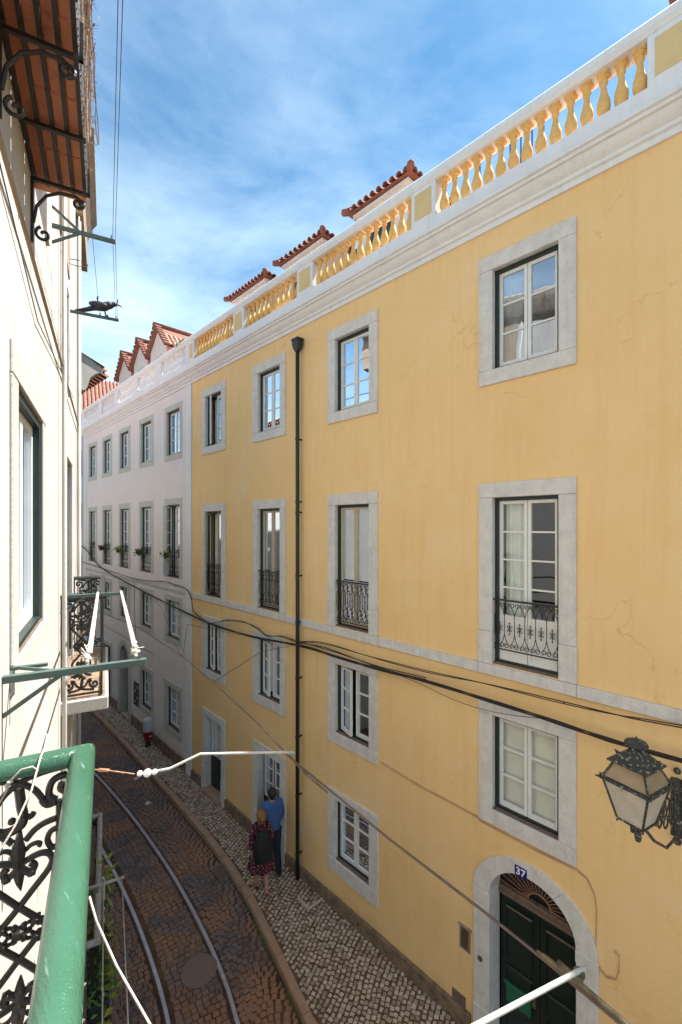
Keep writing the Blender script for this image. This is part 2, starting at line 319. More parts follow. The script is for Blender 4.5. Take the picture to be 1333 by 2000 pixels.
# ------------------------------------------------------------------ ground
KERB = [(4.02, 1.0), (4.02, 3.0), (4.06, 4.4), (4.12, 5.03), (4.27, 5.71), (4.47, 6.59), (4.69, 7.65), (4.86, 9.07), (4.92, 10.55), (4.97, 12.92), (5.02, 15.83), (5.03, 18.91), (4.9, 21.5), (4.6, 24.5)]
RAILR = [(2.0, 1.2), (2.75, 3.2), (3.18, 4.7), (3.42, 5.70), (3.62, 6.48), (3.78, 7.51), (3.91, 8.9), (3.97, 10.43), (3.97, 12.19), (3.87, 14.56), (3.6, 17.0), (3.1, 19.5), (2.3, 22.5)]
def cr_interp(P, y):
    if y <= P[0][1]: i = 0
    else:
        i = len(P) - 2
        for k in range(len(P) - 1):
            if P[k][1] <= y <= P[k + 1][1]: i = k; break
    p0 = P[max(i - 1, 0)]; p1 = P[i]; p2 = P[i + 1]; p3 = P[min(i + 2, len(P) - 1)]
    t = max(0, min(1, (y - p1[1]) / (p2[1] - p1[1])))
    m1 = (p2[0] - p0[0]) / (p2[1] - p0[1]) * (p2[1] - p1[1]); m2 = (p3[0] - p1[0]) / (p3[1] - p1[1]) * (p2[1] - p1[1])
    return (2 * t**3 - 3 * t**2 + 1) * p1[0] + (t**3 - 2 * t**2 + t) * m1 + (-2 * t**3 + 3 * t**2) * p2[0] + (t**3 - t**2) * m2
def kx(y): return cr_interp(KERB, y)
def rx(y): return cr_interp(RAILR, y)
def rn(y):
    d = Vector((rx(y + .05) - rx(y - .05), .1)).normalized(); return Vector((-d.y, d.x))      # left normal
RZ = -.11    # road level; pavement at 0
g = MB(); g.add([(-60, -60, -.16), (90, -60, -.16), (90, 120, -.16), (-60, 120, -.16)], [(0, 1, 2, 3)])
obj('ground', g, 'roadbed', kind='structure')
rd = MB(); ys = [-3 + i * .5 for i in range(60)]
vs = []; 
for y in ys: vs += [(-2.5, y, RZ - .012), (kx(max(y, 1)) + .02, y, RZ - .012)]
rd.add(vs, [(2 * i, 2 * i + 1, 2 * i + 3, 2 * i + 2) for i in range(len(ys) - 1)])
road = obj('road', rd, 'roadbed', kind='structure')
def stone(mb, cx, cy, a, lx, ly, zt, zb, jit, tone, ch=.007):
    ca, sa = math.cos(a), math.sin(a); top = []; bot = []; mid = []
    tz = zt + random.uniform(-.003, .003)
    for (i, j) in ((-1, -1), (1, -1), (1, 1), (-1, 1)):
        px = i * lx / 2 + random.uniform(-jit, jit); py = j * ly / 2 + random.uniform(-jit, jit)
        for lst, k, z in ((mid, 1, tz - ch * .9), (top, 1 - 2 * ch / min(lx, ly), tz + random.uniform(-.0015, .0015)), (bot, 1.0, zb)):
            qx, qy = px * k, py * k; lst.append((cx + qx * ca - qy * sa, cy + qx * sa + qy * ca, z))
    mb.add(top + mid + bot, [(0, 1, 2, 3)] + [(4 + k, 4 + (k + 1) % 4, (k + 1) % 4, k) for k in range(4)] + [(8 + k, 8 + (k + 1) % 4, 4 + (k + 1) % 4, 4 + k) for k in range(4)], tone)
GA = .90; HEAD = .028
def left_limit(y):      # foot of the left-hand building
    return -.385 + .275 * (y / .9615) - .02 if y < 8 else 1.6
# road setts: rows across the track; leave room for rail heads
setts = []
y = 2.6
while y < 21:
    x0 = left_limit(y) - .1; xk = kx(y) - .03; xr = rx(y); nrm = rn(y); ang = math.atan2(nrm.y, nrm.x) - math.pi
    secx = [(x0, xr - GA - .065), (xr - GA + .10, xr - .065), (xr + .06, xk)]
    for si, (a, b) in enumerate(secx):
        x = a + random.uniform(0, .03)
        while x < b - .04:
            lx = random.uniform(.085, .115)
            if x + lx > b: lx = b - x
            if lx < .04: break
            cx = x + lx / 2
            if si == 2: tq = (cx - a) / max(b - a, .3); dy = .26 * (4 * tq * (1 - tq)); aa = ang + .26 * 4 * (1 - 2 * tq) / max(b - a, .3) * .55
            else: dy = (cx - xr) * math.tan(ang); aa = ang
            setts.append((cx, y + dy + random.uniform(-.006, .006), aa + random.uniform(-.05, .05), lx - .012, random.uniform(.080, .092)))
            x += lx
    y += .100
setts.sort(key=lambda q: (q[0] * .69 + q[1] * .72))
sv = [q for q in setts if q[0] * .69 + q[1] * .72 > 6.1 and (q[0] * .7225 - q[1] * .6914) / (q[0] * .69 + q[1] * .72) > -.58]
ind = set(map(id, sv[:300])); big = MB()
for q in setts:
    t = random.random() ** 1.3
    if id(q) in ind:
        b = MB(); stone(b, q[0], q[1], q[2], q[3], q[4], RZ, RZ - .03, .007, t, .009); b.tone = [max(t, .01)] * len(b.f); obj('sett', b, 'sett', road)
    else: stone(big, q[0], q[1], q[2], q[3], q[4], RZ, RZ - .025, .007, t, .009)
obj('sett', big, 'sett', road, kind='stuff')
# pavement
pv = MB(); ys = [0 + i * .5 for i in range(56)]; vs = []
for y in ys: vs += [(kx(max(y, 1)) + .05, y, -.014), (DX + .05, y, -.014)]
pv.add(vs, [(2 * i, 2 * i + 1, 2 * i + 3, 2 * i + 2) for i in range(len(ys) - 1)])
pave = obj('pavement', pv, 'pavebed', kind='structure')
cobs = []; P_ = .080; a0 = R(24)
ca, sa = math.cos(a0), math.sin(a0)
for i in range(-260, 330):
    for j in range(-260, 330):
        u = i * P_ + (j % 2) * .02; v = j * P_; x = 5 + u * ca - v * sa; yy = 10 + u * sa + v * ca
        if yy < 2.2 or yy > 21: continue
        x += .018 * math.sin(yy * 3.1) + random.uniform(-.009, .009); yy2 = yy + .02 * math.sin(x * 5) + random.uniform(-.009, .009)
        if kx(yy) + .165 < x < DX - .045: cobs.append((x, yy2, a0 + random.uniform(-.22, .22), random.uniform(.046, .064), random.uniform(.046, .064)))
cobs.sort(key=lambda q: (q[0] * .69 + q[1] * .72)); cv = [q for q in cobs if q[0] * .69 + q[1] * .72 > 6.3]; ind = set(map(id, cv[:300])); big = MB()
for q in cobs:
    t = random.random() ** 1.6
    if id(q) in ind:
        b = MB(); stone(b, *q, 0, -.03, .006, t, .006); b.tone = [max(t, .01)] * len(b.f); obj('cobble', b, 'cob', pave)
    else: stone(big, *q, 0, -.02, .006, t, .006)
obj('cobble', big, 'cob', pave, kind='stuff')
kb = empty('kerb', T(4.5, 9, 0), kind='structure')
y = 1.2
while y < 23.5:
    ln = random.uniform(.75, 1.15); n = 4; vs = []; dz = random.uniform(-.006, .006); dx = random.uniform(-.008, .008)
    for i in range(n + 1):
        yy = y + .008 + (ln - .016) * i / n; x = kx(yy) + dx; d = (kx(yy + .05) - kx(yy - .05)) / .1; nx, ny = 1 / math.hypot(1, d), -d / math.hypot(1, d)
        for (o, z) in ((0, -.15), (.006, -.012 + dz), (.02, .004 + dz), (.135, .006 + dz), (.145, -.03)): vs.append((x + nx * o, yy + ny * o, z))
    b = MB(); b.add(vs, [(5 * i + k, 5 * i + k + 1, 5 * i + 6 + k, 5 * i + 5 + k) for i in range(n) for k in range(4)] + [(0, 4, 3, 2, 1), tuple(5 * n + k for k in range(5))])
    obj('kerb_stone', b, 'kerb', kb, smooth=30); y += ln
# tram rails
tr = empty('tram_track', T(3.3, 9, RZ), kind='structure')
for off in (0, GA):
    hd = MB(); gr = MB()
    for (mb_, prof) in ((hd, [(-.030, -.03), (-.030, .002), (-.024, .006), (.022, .006), (.028, .001), (.028, -.03)]), (gr, [(.0285, -.03), (.0285, -.014), (.062, -.014), (.062, .001), (.074, .001), (.074, -.03)])):
        vs = []; ns = 90
        for i in range(ns + 1):
            yy = 1.3 + i * (21 - 1.3) / ns; nn = rn(yy); cx, cy = rx(yy) + nn.x * off, yy + nn.y * off
            for (o, z) in prof:
                oo = o if off == 0 else o
                vs.append((cx + nn.x * oo, cy + nn.y * oo, RZ + z))
        k = len(prof); mb_.add(vs, [(k * i + j, k * i + j + 1, k * (i + 1) + j + 1, k * (i + 1) + j) for i in range(ns) for j in range(k - 1)])
    obj('rail', hd, 'rail', tr, smooth=30); obj('rail_groove', gr, 'groove', tr)
b = MB(); b.box(4.55, 4.85, 8.38, 8.82, RZ - .02, RZ + .004)
gt = obj('drain_grate', b, 'groove', F=I4, label='rusty iron drain grate set in the gutter beside the kerb', cat='drain')
b = MB()
for i in range(8): b.box(4.57 + i * .036, 4.59 + i * .036, 8.41, 8.79, RZ + .002, RZ + .012)
b.box(4.55, 4.85, 8.38, 8.405, RZ + .002, RZ + .013); b.box(4.55, 4.85, 8.795, 8.82, RZ + .002, RZ + .013)
obj('grate_bars', b, 'grate', gt)
b = MB(); b.lathe([(.29, 0), (.29, .006), (.265, .008), (.262, .004), (.12, .004), (.118, .007), (.0, .007)], 28, (3.40, 6.95, RZ + .001))
obj('manhole_cover', b, 'grate', smooth=30, label='round worn manhole cover between the tram rails', cat='manhole cover')

# ------------------------------------------------------------------ facade pieces
def wall_grid(mb, y0, y1, z0, z1, holes, x=0.0, depth=.22):
    holes = [(h[0] - .007, h[1] + .007, h[2] - .007, h[3] + .007) for h in holes]
    ysx = sorted(set([y0, y1] + [h[0] for h in holes] + [h[1] for h in holes])); zs = sorted(set([z0, z1] + [h[2] for h in holes] + [h[3] for h in holes]))
    ysx = [a for a in ysx if y0 <= a <= y1]; zs = [a for a in zs if z0 <= a <= z1]
    for i in range(len(ysx) - 1):
        for j in range(len(zs) - 1):
            cy, cz = (ysx[i] + ysx[i + 1]) / 2, (zs[j] + zs[j + 1]) / 2
            if any(h[0] < cy < h[1] and h[2] < cz < h[3] for h in holes): continue
            mb.add([(x, ysx[i], zs[j]), (x, ysx[i + 1], zs[j]), (x, ysx[i + 1], zs[j + 1]), (x, ysx[i], zs[j + 1])], [(0, 1, 2, 3)])
    for h in holes:
        a, b, c, d = h[:4]
        mb.add([(x, a, c), (x, b, c), (x, b, d), (x, a, d), (x + depth, a, c), (x + depth, b, c), (x + depth, b, d), (x + depth, a, d)],
               [(0, 1, 5, 4), (1, 2, 6, 5), (2, 3, 7, 6), (3, 0, 4, 7)])
def spiral(c, r0, r1, a0, a1, n=16):
    return [(c[0] + (r0 + (r1 - r0) * i / n) * math.cos(a0 + (a1 - a0) * i / n), c[1] + (r0 + (r1 - r0) * i / n) * math.sin(a0 + (a1 - a0) * i / n)) for i in range(n + 1)]
def railing(wd, ht, style, n=6):
    """window guard in the (y,z) plane at x=0, z from 0 to ht, y centred. returns rail mb, grille mb"""
    rl = MB(); gr = MB(); r = .0055
    rl.cbox(-.022, .022, -wd / 2, wd / 2, ht - .022, ht, .004)
    gr.box(-.008, .008, -wd / 2 + .01, wd / 2 - .01, .03, .045)
    def tb(p, rr=r, k=4): gr.tube([(0, a, b) for a, b in p], rr, k, cap=False)
    st = (wd - .03) / n
    if style == 'scroll':
        top = ht - .022; q = st / 2
        for i in range(n):
            c = -wd / 2 + .015 + st * (i + .5)
            for sgn in (-1, 1):
                tb(spiral((c + sgn * q * .55, top - .05), .012, .035, R(200) if sgn > 0 else R(-20), (R(200) - sgn * R(430)) if sgn > 0 else R(-20) + R(430), 12))
                # ogee strap from the top scroll down to the vertical
                tb([(c + sgn * q * .2, top - .055), (c + sgn * q * .75, top - .13), (c + sgn * q, top - .2)])
                tb(spiral((c + sgn * q * .55, .095), .012, .035, 0, sgn * R(430), 12))
                tb([(c + sgn * q * .2, .10), (c + sgn * q * .75, .17), (c + sgn * q, .25)])
            tb([(c + q, top - .2), (c + q, .25)])
            m = .5 * ht - .03
            for (dy, dz) in ((0, .0), (.018, .026), (-.018, .026), (.018, -.026), (-.018, -.026)): tb(spiral((c + dy, m + dz), .014, .014, 0, R(360), 8), .0045)
            tb([(c, m - .09), (c, m + .09)], .0045)
            for sgn in (-1, 1): tb([(c - .014, m + sgn * .07), (c + .014, m + sgn * .07)], .006)
        tb([(-wd / 2 + .015, top - .2), (-wd / 2 + .015, .25)])
    else:
        top = ht - .022
        for i in range(n):
            c = -wd / 2 + .015 + st * (i + .5); q = st / 2
            for sgn in (-1, 1):
                tb([(c + sgn * q * (.5 + .5 * math.cos(t * math.pi * 2)), top - (top - .045) * (.02 + .30 * t)) for t in [k / 8 for k in range(9)]])
                tb([(c + sgn * q * (.5 + .5 * math.cos(t * math.pi * 2)), .045 + (top - .045) * (.02 + .36 * t)) for t in [k / 8 for k in range(9)]])
            tb([(c, top), (c, .045)]); tb([(c + q, top - (top - .045) * .32), (c + q, .045 + (top - .045) * .38)])
            gr.ball((0, c, ht * .5), .013, 6)
    return rl, gr
def window(parent, F0, yc, zb, wd, ht, fr=(.205, .205, .205), rows=3, sash='sash', glass='glass', stone_m='stone', inner='curtain', opened=None, rail=None, kicker=0, casing='dgreen', nopanes=False, proud=.03, sillh=None, label=None, cas_w=.045, sh=.0):
    """opening centred at yc, bottom zb. fr=(side, top, bottom) stone widths. street side = -x"""
    F = F0 @ T(0, yc, zb); h2 = wd / 2
    win = empty('window', F, parent)
    if label: win['label'] = label
    s, t, bt = fr
    if s:
        b = MB(); b.cbox(-proud, .06, -h2 - s, h2 + s, ht, ht + t, .006); obj('lintel', b, stone_m, win, F)
        sp = .36 if ht > 1.9 and kicker == 0 and bt < .1 else None
        for sg in (-1, 1):
            a0_, a1_ = sorted((sg * h2, sg * (h2 + s)))
            if bt < .1 and ht > 1.9:
                b = MB(); b.cbox(-proud, .06, a0_, a1_, .43, ht - .003, .006); obj('jamb', b, stone_m, win, F)
                b = MB(); b.cbox(-proud - .008, .06, a0_ - (.008 if sg < 0 else 0), a1_ + (.008 if sg > 0 else 0), -bt, .427, .006); obj('jamb_base', b, stone_m, win, F)
            else:
                b = MB(); b.cbox(-proud, .06 - sh, a0_, a1_, 0 if bt else -bt, ht - .003, .006); obj('jamb', b, stone_m, win, F)
        if bt >= .1:
            b = MB(); b.cbox(-proud - .004, .06, -h2 - s, h2 + s, -bt, -.003, .006); obj('sill', b, stone_m, win, F)
    # dark outer casing
    cw = cas_w; b = MB(); x0, x1 = .062 - sh, .17
    b.box(x0, x1, -h2, -h2 + cw, 0, ht); b.box(x0, x1, h2 - cw, h2, 0, ht); b.box(x0, x1, -h2 + cw, h2 - cw, ht - cw, ht); b.box(x0, x1, -h2 + cw, h2 - cw, 0, cw * .8)
    obj('casing', b, casing, win, F)
    if bt: 
        b = MB(); b.cbox(-.002, .061 - sh, -h2 - .003, h2 + .003, -.012, .016, .003); obj('sill_board', b, 'sillwood', win, F)
    # sashes
    sw = .042; xs0, xs1 = .10 - sh, .145 - sh; iw = h2 - cw; base = cw * .8
    for sg in (-1, 1):
        a, bb = (-iw, -.004) if sg < 0 else (.004, iw)
        ang = 0; Fs = F
        if opened and opened[0] == sg:
            ang = R(opened[1]) * -sg
            piv = (xs1, sg * iw, 0); Fs = F @ T(*piv) @ Rz(ang) @ T(-piv[0], -piv[1], 0)
        bs = MB(); lo = base + .004; hi = ht - cw - .003
        bs.box(xs0, xs1, a, a + sw, lo, hi); bs.box(xs0, xs1, bb - sw, bb, lo, hi)
        bs.box(xs0, xs1, a + sw, bb - sw, hi - sw, hi); bs.box(xs0, xs1, a + sw, bb - sw, lo, lo + sw + .015)
        lz = lo + sw + .015
        if kicker: bs.box(xs0 + .012, xs1 - .008, a + sw, bb - sw, lz, kicker); bs.box(xs0, xs1, a + sw, bb - sw, kicker, kicker + sw); lz = kicker + sw
        ph = (hi - sw - lz) / rows
        for k in range(1, rows): bs.box(xs0 + .006, xs1 - .006, a + sw, bb - sw, lz + ph * k - .011, lz + ph * k + .011)
        so_ = obj('sash', bs, sash, win, Fs)
        for k in range(rows):
            p = MB(); z0 = lz + ph * k + (.011 if k else 0); z1 = lz + ph * (k + 1) - (.011 if k < rows - 1 else 0); xg = (xs0 + xs1) / 2
            p.add([(xg, a + sw, z0), (xg, bb - sw, z0), (xg, bb - sw, z1), (xg, a + sw, z1)], [(0, 1, 2, 3)]); obj('pane', p, glass, win, Fs)
    if inner in ('curtain', 'half'):
        for sg in ((-1, 1) if inner == 'curtain' else (1,)):
            b = MB(); n = 22; vs = []
            y0, y1 = sorted((sg * .03, sg * (iw - .02)))
            for i in range(n + 1):
                q = y0 + (y1 - y0) * i / n; x = .24 + .016 * math.sin(i * 1.9 + yc) + .008 * math.sin(i * .7 + zb)
                vs += [(x, q, .05), (x, q, ht - .06)]
            b.add(vs, [(2 * i, 2 * i + 2, 2 * i + 3, 2 * i + 1) for i in range(n)]); obj('curtain', b, 'curtain', win, F, smooth=True)
    elif inner == 'shutter':
        for sg in (-1, 1):
            y0, y1 = sorted((sg * .012, sg * (iw - .01))); b = MB(); b.box(.19, .215, y0, y1, .05, ht - .05)
            for k in range(3):
                zz = .12 + k * (ht - .2) / 3; b.cbox(.178, .192, y0 + .06, y1 - .06, zz, zz + (ht - .2) / 3 - .08, .006)
            obj('inner_shutter', b, 'shutter', win, F)
    elif inner == 'side':
        b = MB(); n = 10; vs = []
        for i in range(n + 1):
            q = iw - .02 - .24 * i / n; x = .24 + .02 * math.sin(i * 2.1); vs += [(x, q, .05), (x, q, ht - .06)]
        b.add(vs, [(2 * i, 2 * i + 2, 2 * i + 3, 2 * i + 1) for i in range(n)]); obj('curtain', b, 'curtain', win, F, smooth=True)
    if rail:
        rl, gr = railing(wd - .006, rail[1], rail[0], rail[2])
        FR = F @ T(.015, 0, rail[3]); r_ = obj('guard_rail', rl, 'iron', win, FR); obj('guard_grille', gr, 'iron', win, FR)
    return win

# ------------------------------------------------------------------ yellow building
YA = [2.56, 5.75, 8.39, 10.97]; OW = .875
yb = empty('yellow_building', T(9.5, 5, 0), label='long yellow stucco building with white cornice, stone framed windows and ochre balustrade', cat='building')
Z4, H4 = 9.41, 1.38; Z3, H3 = 5.36, 2.28; Z2, H2 = 3.34, 1.30; Z1, H1 = .92, 1.15
holes = []
for yc in YA + [-1.2]:
    holes += [(yc - OW / 2, yc + OW / 2, Z4, Z4 + H4), (yc - OW / 2, yc + OW / 2, Z3, Z3 + H3), (yc - OW / 2, yc + OW / 2, Z2, Z2 + H2)]
holes.append((YA[1] - OW / 2, YA[1] + OW / 2, Z1, Z1 + H1))
for yc in (YA[2], YA[3]): holes.append((yc - OW / 2, yc + OW / 2, .02, 2.05))
DC, DW, SPR = 2.48, .56, 2.15      # arched door: centre, half width, spring height
holes.append((DC - .673, DC + .673, .0, 2.853))
wl = MB(); wall_grid(wl, -4.5, 12.25, -.2, 11.40, holes)
# spandrels round the arch (mid-line ellipse of the stone ring)
n = 24
arc = [(DC + .68 * math.cos(math.pi * i / n), SPR + .60 * math.sin(math.pi * i / n)) for i in range(n + 1)]
vs = [(0, a, b) for a, b in arc] + [(0, DC + .68 * max(-1, min(1, 1.6 * math.cos(math.pi * i / n))), 2.86 if abs(math.cos(math.pi * i / n)) < .707 else SPR + .71 * math.sin(math.pi * i / n) / .707) for i in range(n + 1)]
wl.add(vs, [(i, i + 1, n + 2 + i, n + 1 + i) for i in range(n)])
obj('wall', wl, 'yellow', yb, FY)
b = MB(); b.add([(.004, 12.25, -.2), (9, 12.25, -.2), (9, 12.25, 11.4), (.004, 12.25, 11.4), (.004, -4.5, -.2), (9, -4.5, -.2), (9, -4.5, 11.4), (.004, -4.5, 11.4)], [(0, 1, 2, 3), (4, 5, 6, 7), (1, 5, 6, 2), (3, 2, 6, 7)])
obj('outer_shell', b, 'yellow', yb, FY)
b = MB(); b.add([(1.3, -4.4, 0), (1.3, 12.2, 0), (1.3, 12.2, 11.3), (1.3, -4.4, 11.3)], [(0, 1, 2, 3)])
for z in (2.95, 5.28, 8.6): b.box(.3, 1.3, -4.4, 12.2, z - .03, z)
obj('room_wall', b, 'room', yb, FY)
window(yb, FY, YA[0], Z4, OW, H4, glass='glasstop', inner='side', rows=3)
window(yb, FY, YA[1], Z4, OW, H4, glass='glasstop', inner='half', rows=3)
window(yb, FY, YA[2], Z4, OW, H4, glass='glasstop', inner='side', rows=3)
window(yb, FY, YA[3], Z4, OW, H4, glass='glasstop', inner='side', rows=3, opened=(1, 28), label='top floor window with its far sash standing ajar')
window(yb, FY, YA[0], Z3, OW, H3, (.205, .205, .02), rows=4, kicker=.62, inner='half', rail=('scroll', .72, 6, .17))
window(yb, FY, YA[1], Z3, OW, H3, (.205, .205, .02), rows=1, sash='creamsash', inner='curtain', rail=('net', .80, 7, .06))
window(yb, FY, YA[2], Z3, OW, H3, (.205, .205, .02), rows=1, sash='creamsash', inner='half', rail=('net', .80, 7, .06))
window(yb, FY, YA[3], Z3, OW, H3, (.205, .205, .02), rows=1, sash='creamsash', inner='side', opened=(1, 50), rail=('net', .80, 7, .06))
window(yb, FY, YA[0], Z2, OW, H2, (.205, .16, .21), rows=3, inner='shutter')
window(yb, FY, YA[1], Z2, OW, H2, (.205, .16, .21), rows=3, inner='none', opened=(1, 16))
window(yb, FY, YA[2], Z2, OW, H2, (.205, .16, .21), rows=3, inner='side', opened=(1, 14))
window(yb, FY, YA[3], Z2, OW, H2, (.205, .16, .21), rows=3, inner='none', opened=(1, 14))
window(yb, FY, YA[1], Z1, OW, H1, (.205, .17, .26), rows=3, inner='curtain', cas_w=.03)
for z_, h_ in ((Z4, H4), (Z3, H3), (Z2, H2)): window(yb, FY, -1.2, z_, OW, h_, (.205, .18, .02 if h_ > 2 else .2), rows=3)
# string course stones
segs = [(-4.5, YA[0] - .65), (YA[0] - .65, YA[0] + .65), (YA[0] + .65, 4.2), (4.2, YA[1] - .65), (YA[1] - .65, YA[1] + .65), (YA[1] + .65, YA[2] - .65), (YA[2] - .65, YA[2] + .65), (YA[2] + .65, YA[3] - .65), (YA[3] - .65, YA[3] + .65), (YA[3] + .65, 12.245)]
for a, c in segs:
    b = MB(); b.cbox(-.045, .02, a + .002, c - .002, 5.19, 5.335, .006); obj('string_course', b, 'stone', yb, FY)
# plinth blocks
pz = [-4.5, -2.5, 1.66]
b = MB(); b.cbox(-.05, .02, -4.5, 1.63, -.2, .22, .01); obj('plinth_stone', b, 'plinth', yb, FY)
yy = 3.33
for stop in (YA[2] - .645, YA[3] - .645, 12.24):
    while yy < stop - .05:
        e = min(yy + random.uniform(.9, 1.3), stop)
        if stop - e < .3: e = stop
        b = MB(); b.cbox(-.05 - random.uniform(0, .006), .02, yy + .003, e - .003, -.2, .235 + random.uniform(-.012, .012), .012); obj('plinth_stone', b, 'plinth', yb, FY); yy = e
    yy = stop + 1.29
# ground-floor doors (two) with glazed leaves
for yc in (YA[2], YA[3]):
    F = FY @ T(0, yc, .02); dr = empty('door', F, yb); h2 = OW / 2; ht = 2.03
    b = MB(); b.cbox(-.03, .16, -h2 - .205, h2 + .205, ht, ht + .18, .006); obj('lintel', b, 'stone', dr, F)
    for sg in (-1, 1):
        a0_, a1_ = sorted((sg * h2, sg * (h2 + .205)))
        b = MB(); b.cbox(-.03, .16, a0_, a1_, .62, ht - .003, .006); obj('jamb', b, 'stone', dr, F)
        b = MB(); b.cbox(-.045, .16, a0_, a1_, -.1, .617, .006); obj('jamb_base', b, 'stone', dr, F)
    b = MB(); b.cbox(-.12, .16, -h2 - .04, h2 + .04, -.12, .07, .012); obj('step', b, 'kerb', dr, F)
    b = MB(); b.box(.16, .22, -h2 - .1, h2 + .1, .06, .95); b.box(.16, .22, -h2 - .1, -h2 + .07, .95, ht); b.box(.16, .22, h2 - .06, h2 + .1, .95, ht); b.box(.16, .22, -.03, .03, .95, ht); b.box(.16, .22, -h2, h2, ht - .05, ht)
    obj('leaf', b, 'doorgreen', dr, F)
    for sg in (-1, 1):
        a, bb = (-h2 + .07, -.03) if sg < 0 else (.03, h2 - .06)
        b = MB(); lo, hi, sw = .95, ht - .05, .028
        b.box(.135, .16, a, a + sw, lo, hi); b.box(.135, .16, bb - sw, bb, lo, hi); b.box(.135, .16, a + sw, bb - sw, lo, lo + sw); b.box(.135, .16, a + sw, bb - sw, hi - sw, hi)
        for k in (1, 2): b.box(.14, .16, a + sw, bb - sw, lo + (hi - lo) * k / 3 - .01, lo + (hi - lo) * k / 3 + .01)
        obj('glazing_frame', b, 'sash', dr, F)
        for k in range(3):
            z0 = lo + (hi - lo) * k / 3; z1 = lo + (hi - lo) * (k + 1) / 3; b = MB(); b.add([(.152, a + sw, z0), (.152, bb - sw, z0), (.152, bb - sw, z1), (.152, a + sw, z1)], [(0, 1, 2, 3)]); obj('pane', b, 'glass', dr, F)
    b = MB(); b.box(.25, .26, -h2, h2, .95, ht); obj('curtain', b, 'curtain', dr, F)
    b = MB(); b.box(.10, .16, .02, .034, .82, .92); b.tube([(.10, .027, .87), (.10, .10, .87)], .008, 6); obj('handle', b, 'plate', dr, F)
# arched street door 37
F = FY @ T(0, DC, 0); dr = empty('arched_door', F, yb); n = 28
def ring(mb, a0_, a1_, ri, ro, x0, x1, k=8):
    vs = []
    for i in range(k + 1):
        a = a0_ + (a1_ - a0_) * i / k
        for (r_, x) in ((ri, x0), (ro, x0), (ro, x1), (ri, x1)): vs.append((x, r_[0] * math.cos(a), SPR + r_[1] * math.sin(a)))
    mb.add(vs, [(4 * i + j, 4 * i + (j + 1) % 4, 4 * i + 4 + (j + 1) % 4, 4 * i + 4 + j) for i in range(k) for j in range(4)] + [(0, 3, 2, 1), (4 * k, 4 * k + 1, 4 * k + 2, 4 * k + 3)])
for (a, c) in ((0, 58), (58.4, 121.6), (122, 180)):
    b = MB(); ring(b, R(a), R(c), (DW, .52), (.80, .70), -.035, .28, 9); obj('arch_stone', b, 'stone', dr, F, smooth=40)
for sg in (-1, 1):
    a0_, a1_ = sorted((sg * DW, sg * .80))
    b = MB(); b.cbox(-.035, .28, a0_, a1_, .50, 2.0, .008); obj('jamb', b, 'stone', dr, F)
    b = MB(); b.cbox(-.045, .28, a0_ - .006, a1_ + .006, 2.003, 2.145, .008); obj('impost', b, 'stone', dr, F)
    b = MB(); b.cbox(-.055, .28, a0_, a1_, -.15, .497, .008); obj('jamb_base', b, 'stone', dr, F)
b = MB(); b.cbox(-.1, .3, -DW, DW, -.15, .06, .01); obj('step', b, 'stone', dr, F)
for sg in (-1, 1):
    y0, y1 = sorted((sg * .006, sg * (DW - .01))); b = MB(); b.box(.30, .35, y0, y1, .06, 2.03)
    for (za, zb_) in ((.16, .62), (.80, 1.02), (1.14, 1.86)):
        pa, pb = y0 + .10, y1 - .10
        b.cbox(.282, .30, pa, pb, za, zb_, .008); b.cbox(.275, .30, pa - .025, pb + .025, zb_, zb_ + .028, .006); b.box(.285, .30, pa - .025, pa - .01, za, zb_); b.box(.285, .30, pb + .01, pb + .025, za, zb_)
    obj('leaf', b, 'doorgreen', dr, F)
    b = MB(); pa, pb = y0 + .09, y1 - .09; b.cbox(.262, .275, pa, pb, 1.866, 1.892, .005); obj('moulding', b, 'sillwood', dr, F)
b = MB(); b.cbox(.255, .30, .11, .46, .55, .80, .008); b.cbox(.24, .30, .09, .48, .80, .83, .006); obj('letter_box', b, 'boxgreen', dr, F)
b = MB(); b.ball((.27, .06, .90), .035, 6, .6, .8, 1); b.tube([(.25, .06, .93), (.23, .05, .88), (.235, .035, .82)], [.02, .022, .012], 6)
for k in range(4): b.tube([(.235, .03 + k * .012, .86), (.215, .03 + k * .011, .82), (.22, .032 + k * .01, .78)], .0065, 5)
obj('door_knocker', b, 'bronze', dr, F, label='small bronze hand shaped knocker')
b = MB(); b.cbox(.24, .33, -DW, DW, 2.03, 2.15, .012); b.cbox(.22, .24, -DW, DW, 2.05, 2.10, .006); obj('transom', b, 'sillwood', dr, F)
b = MB(); nsp = 17
b.tube([(.27, .15 * math.cos(math.pi * i / 12), 2.155 + .14 * math.sin(math.pi * i / 12)) for i in range(13)], .009, 5, cap=False)
for i in range(nsp):
    a = math.pi * (i + .5) / nsp; b.tube([(.27, .15 * math.cos(a), 2.155 + .14 * math.sin(a)), (.27, .55 * math.cos(a), 2.155 + .50 * math.sin(a))], .0055, 4, cap=False)
obj('fanlight_bars', b, 'insul', dr, F)
b = MB(); b.add([(.34, 0, 2.15)] + [(.34, .56 * math.cos(math.pi * i / 20), 2.15 + .52 * math.sin(math.pi * i / 20)) for i in range(21)], [(0, i + 1, i + 2) for i in range(20)]); obj('fanlight_pane', b, 'poster', dr, F)
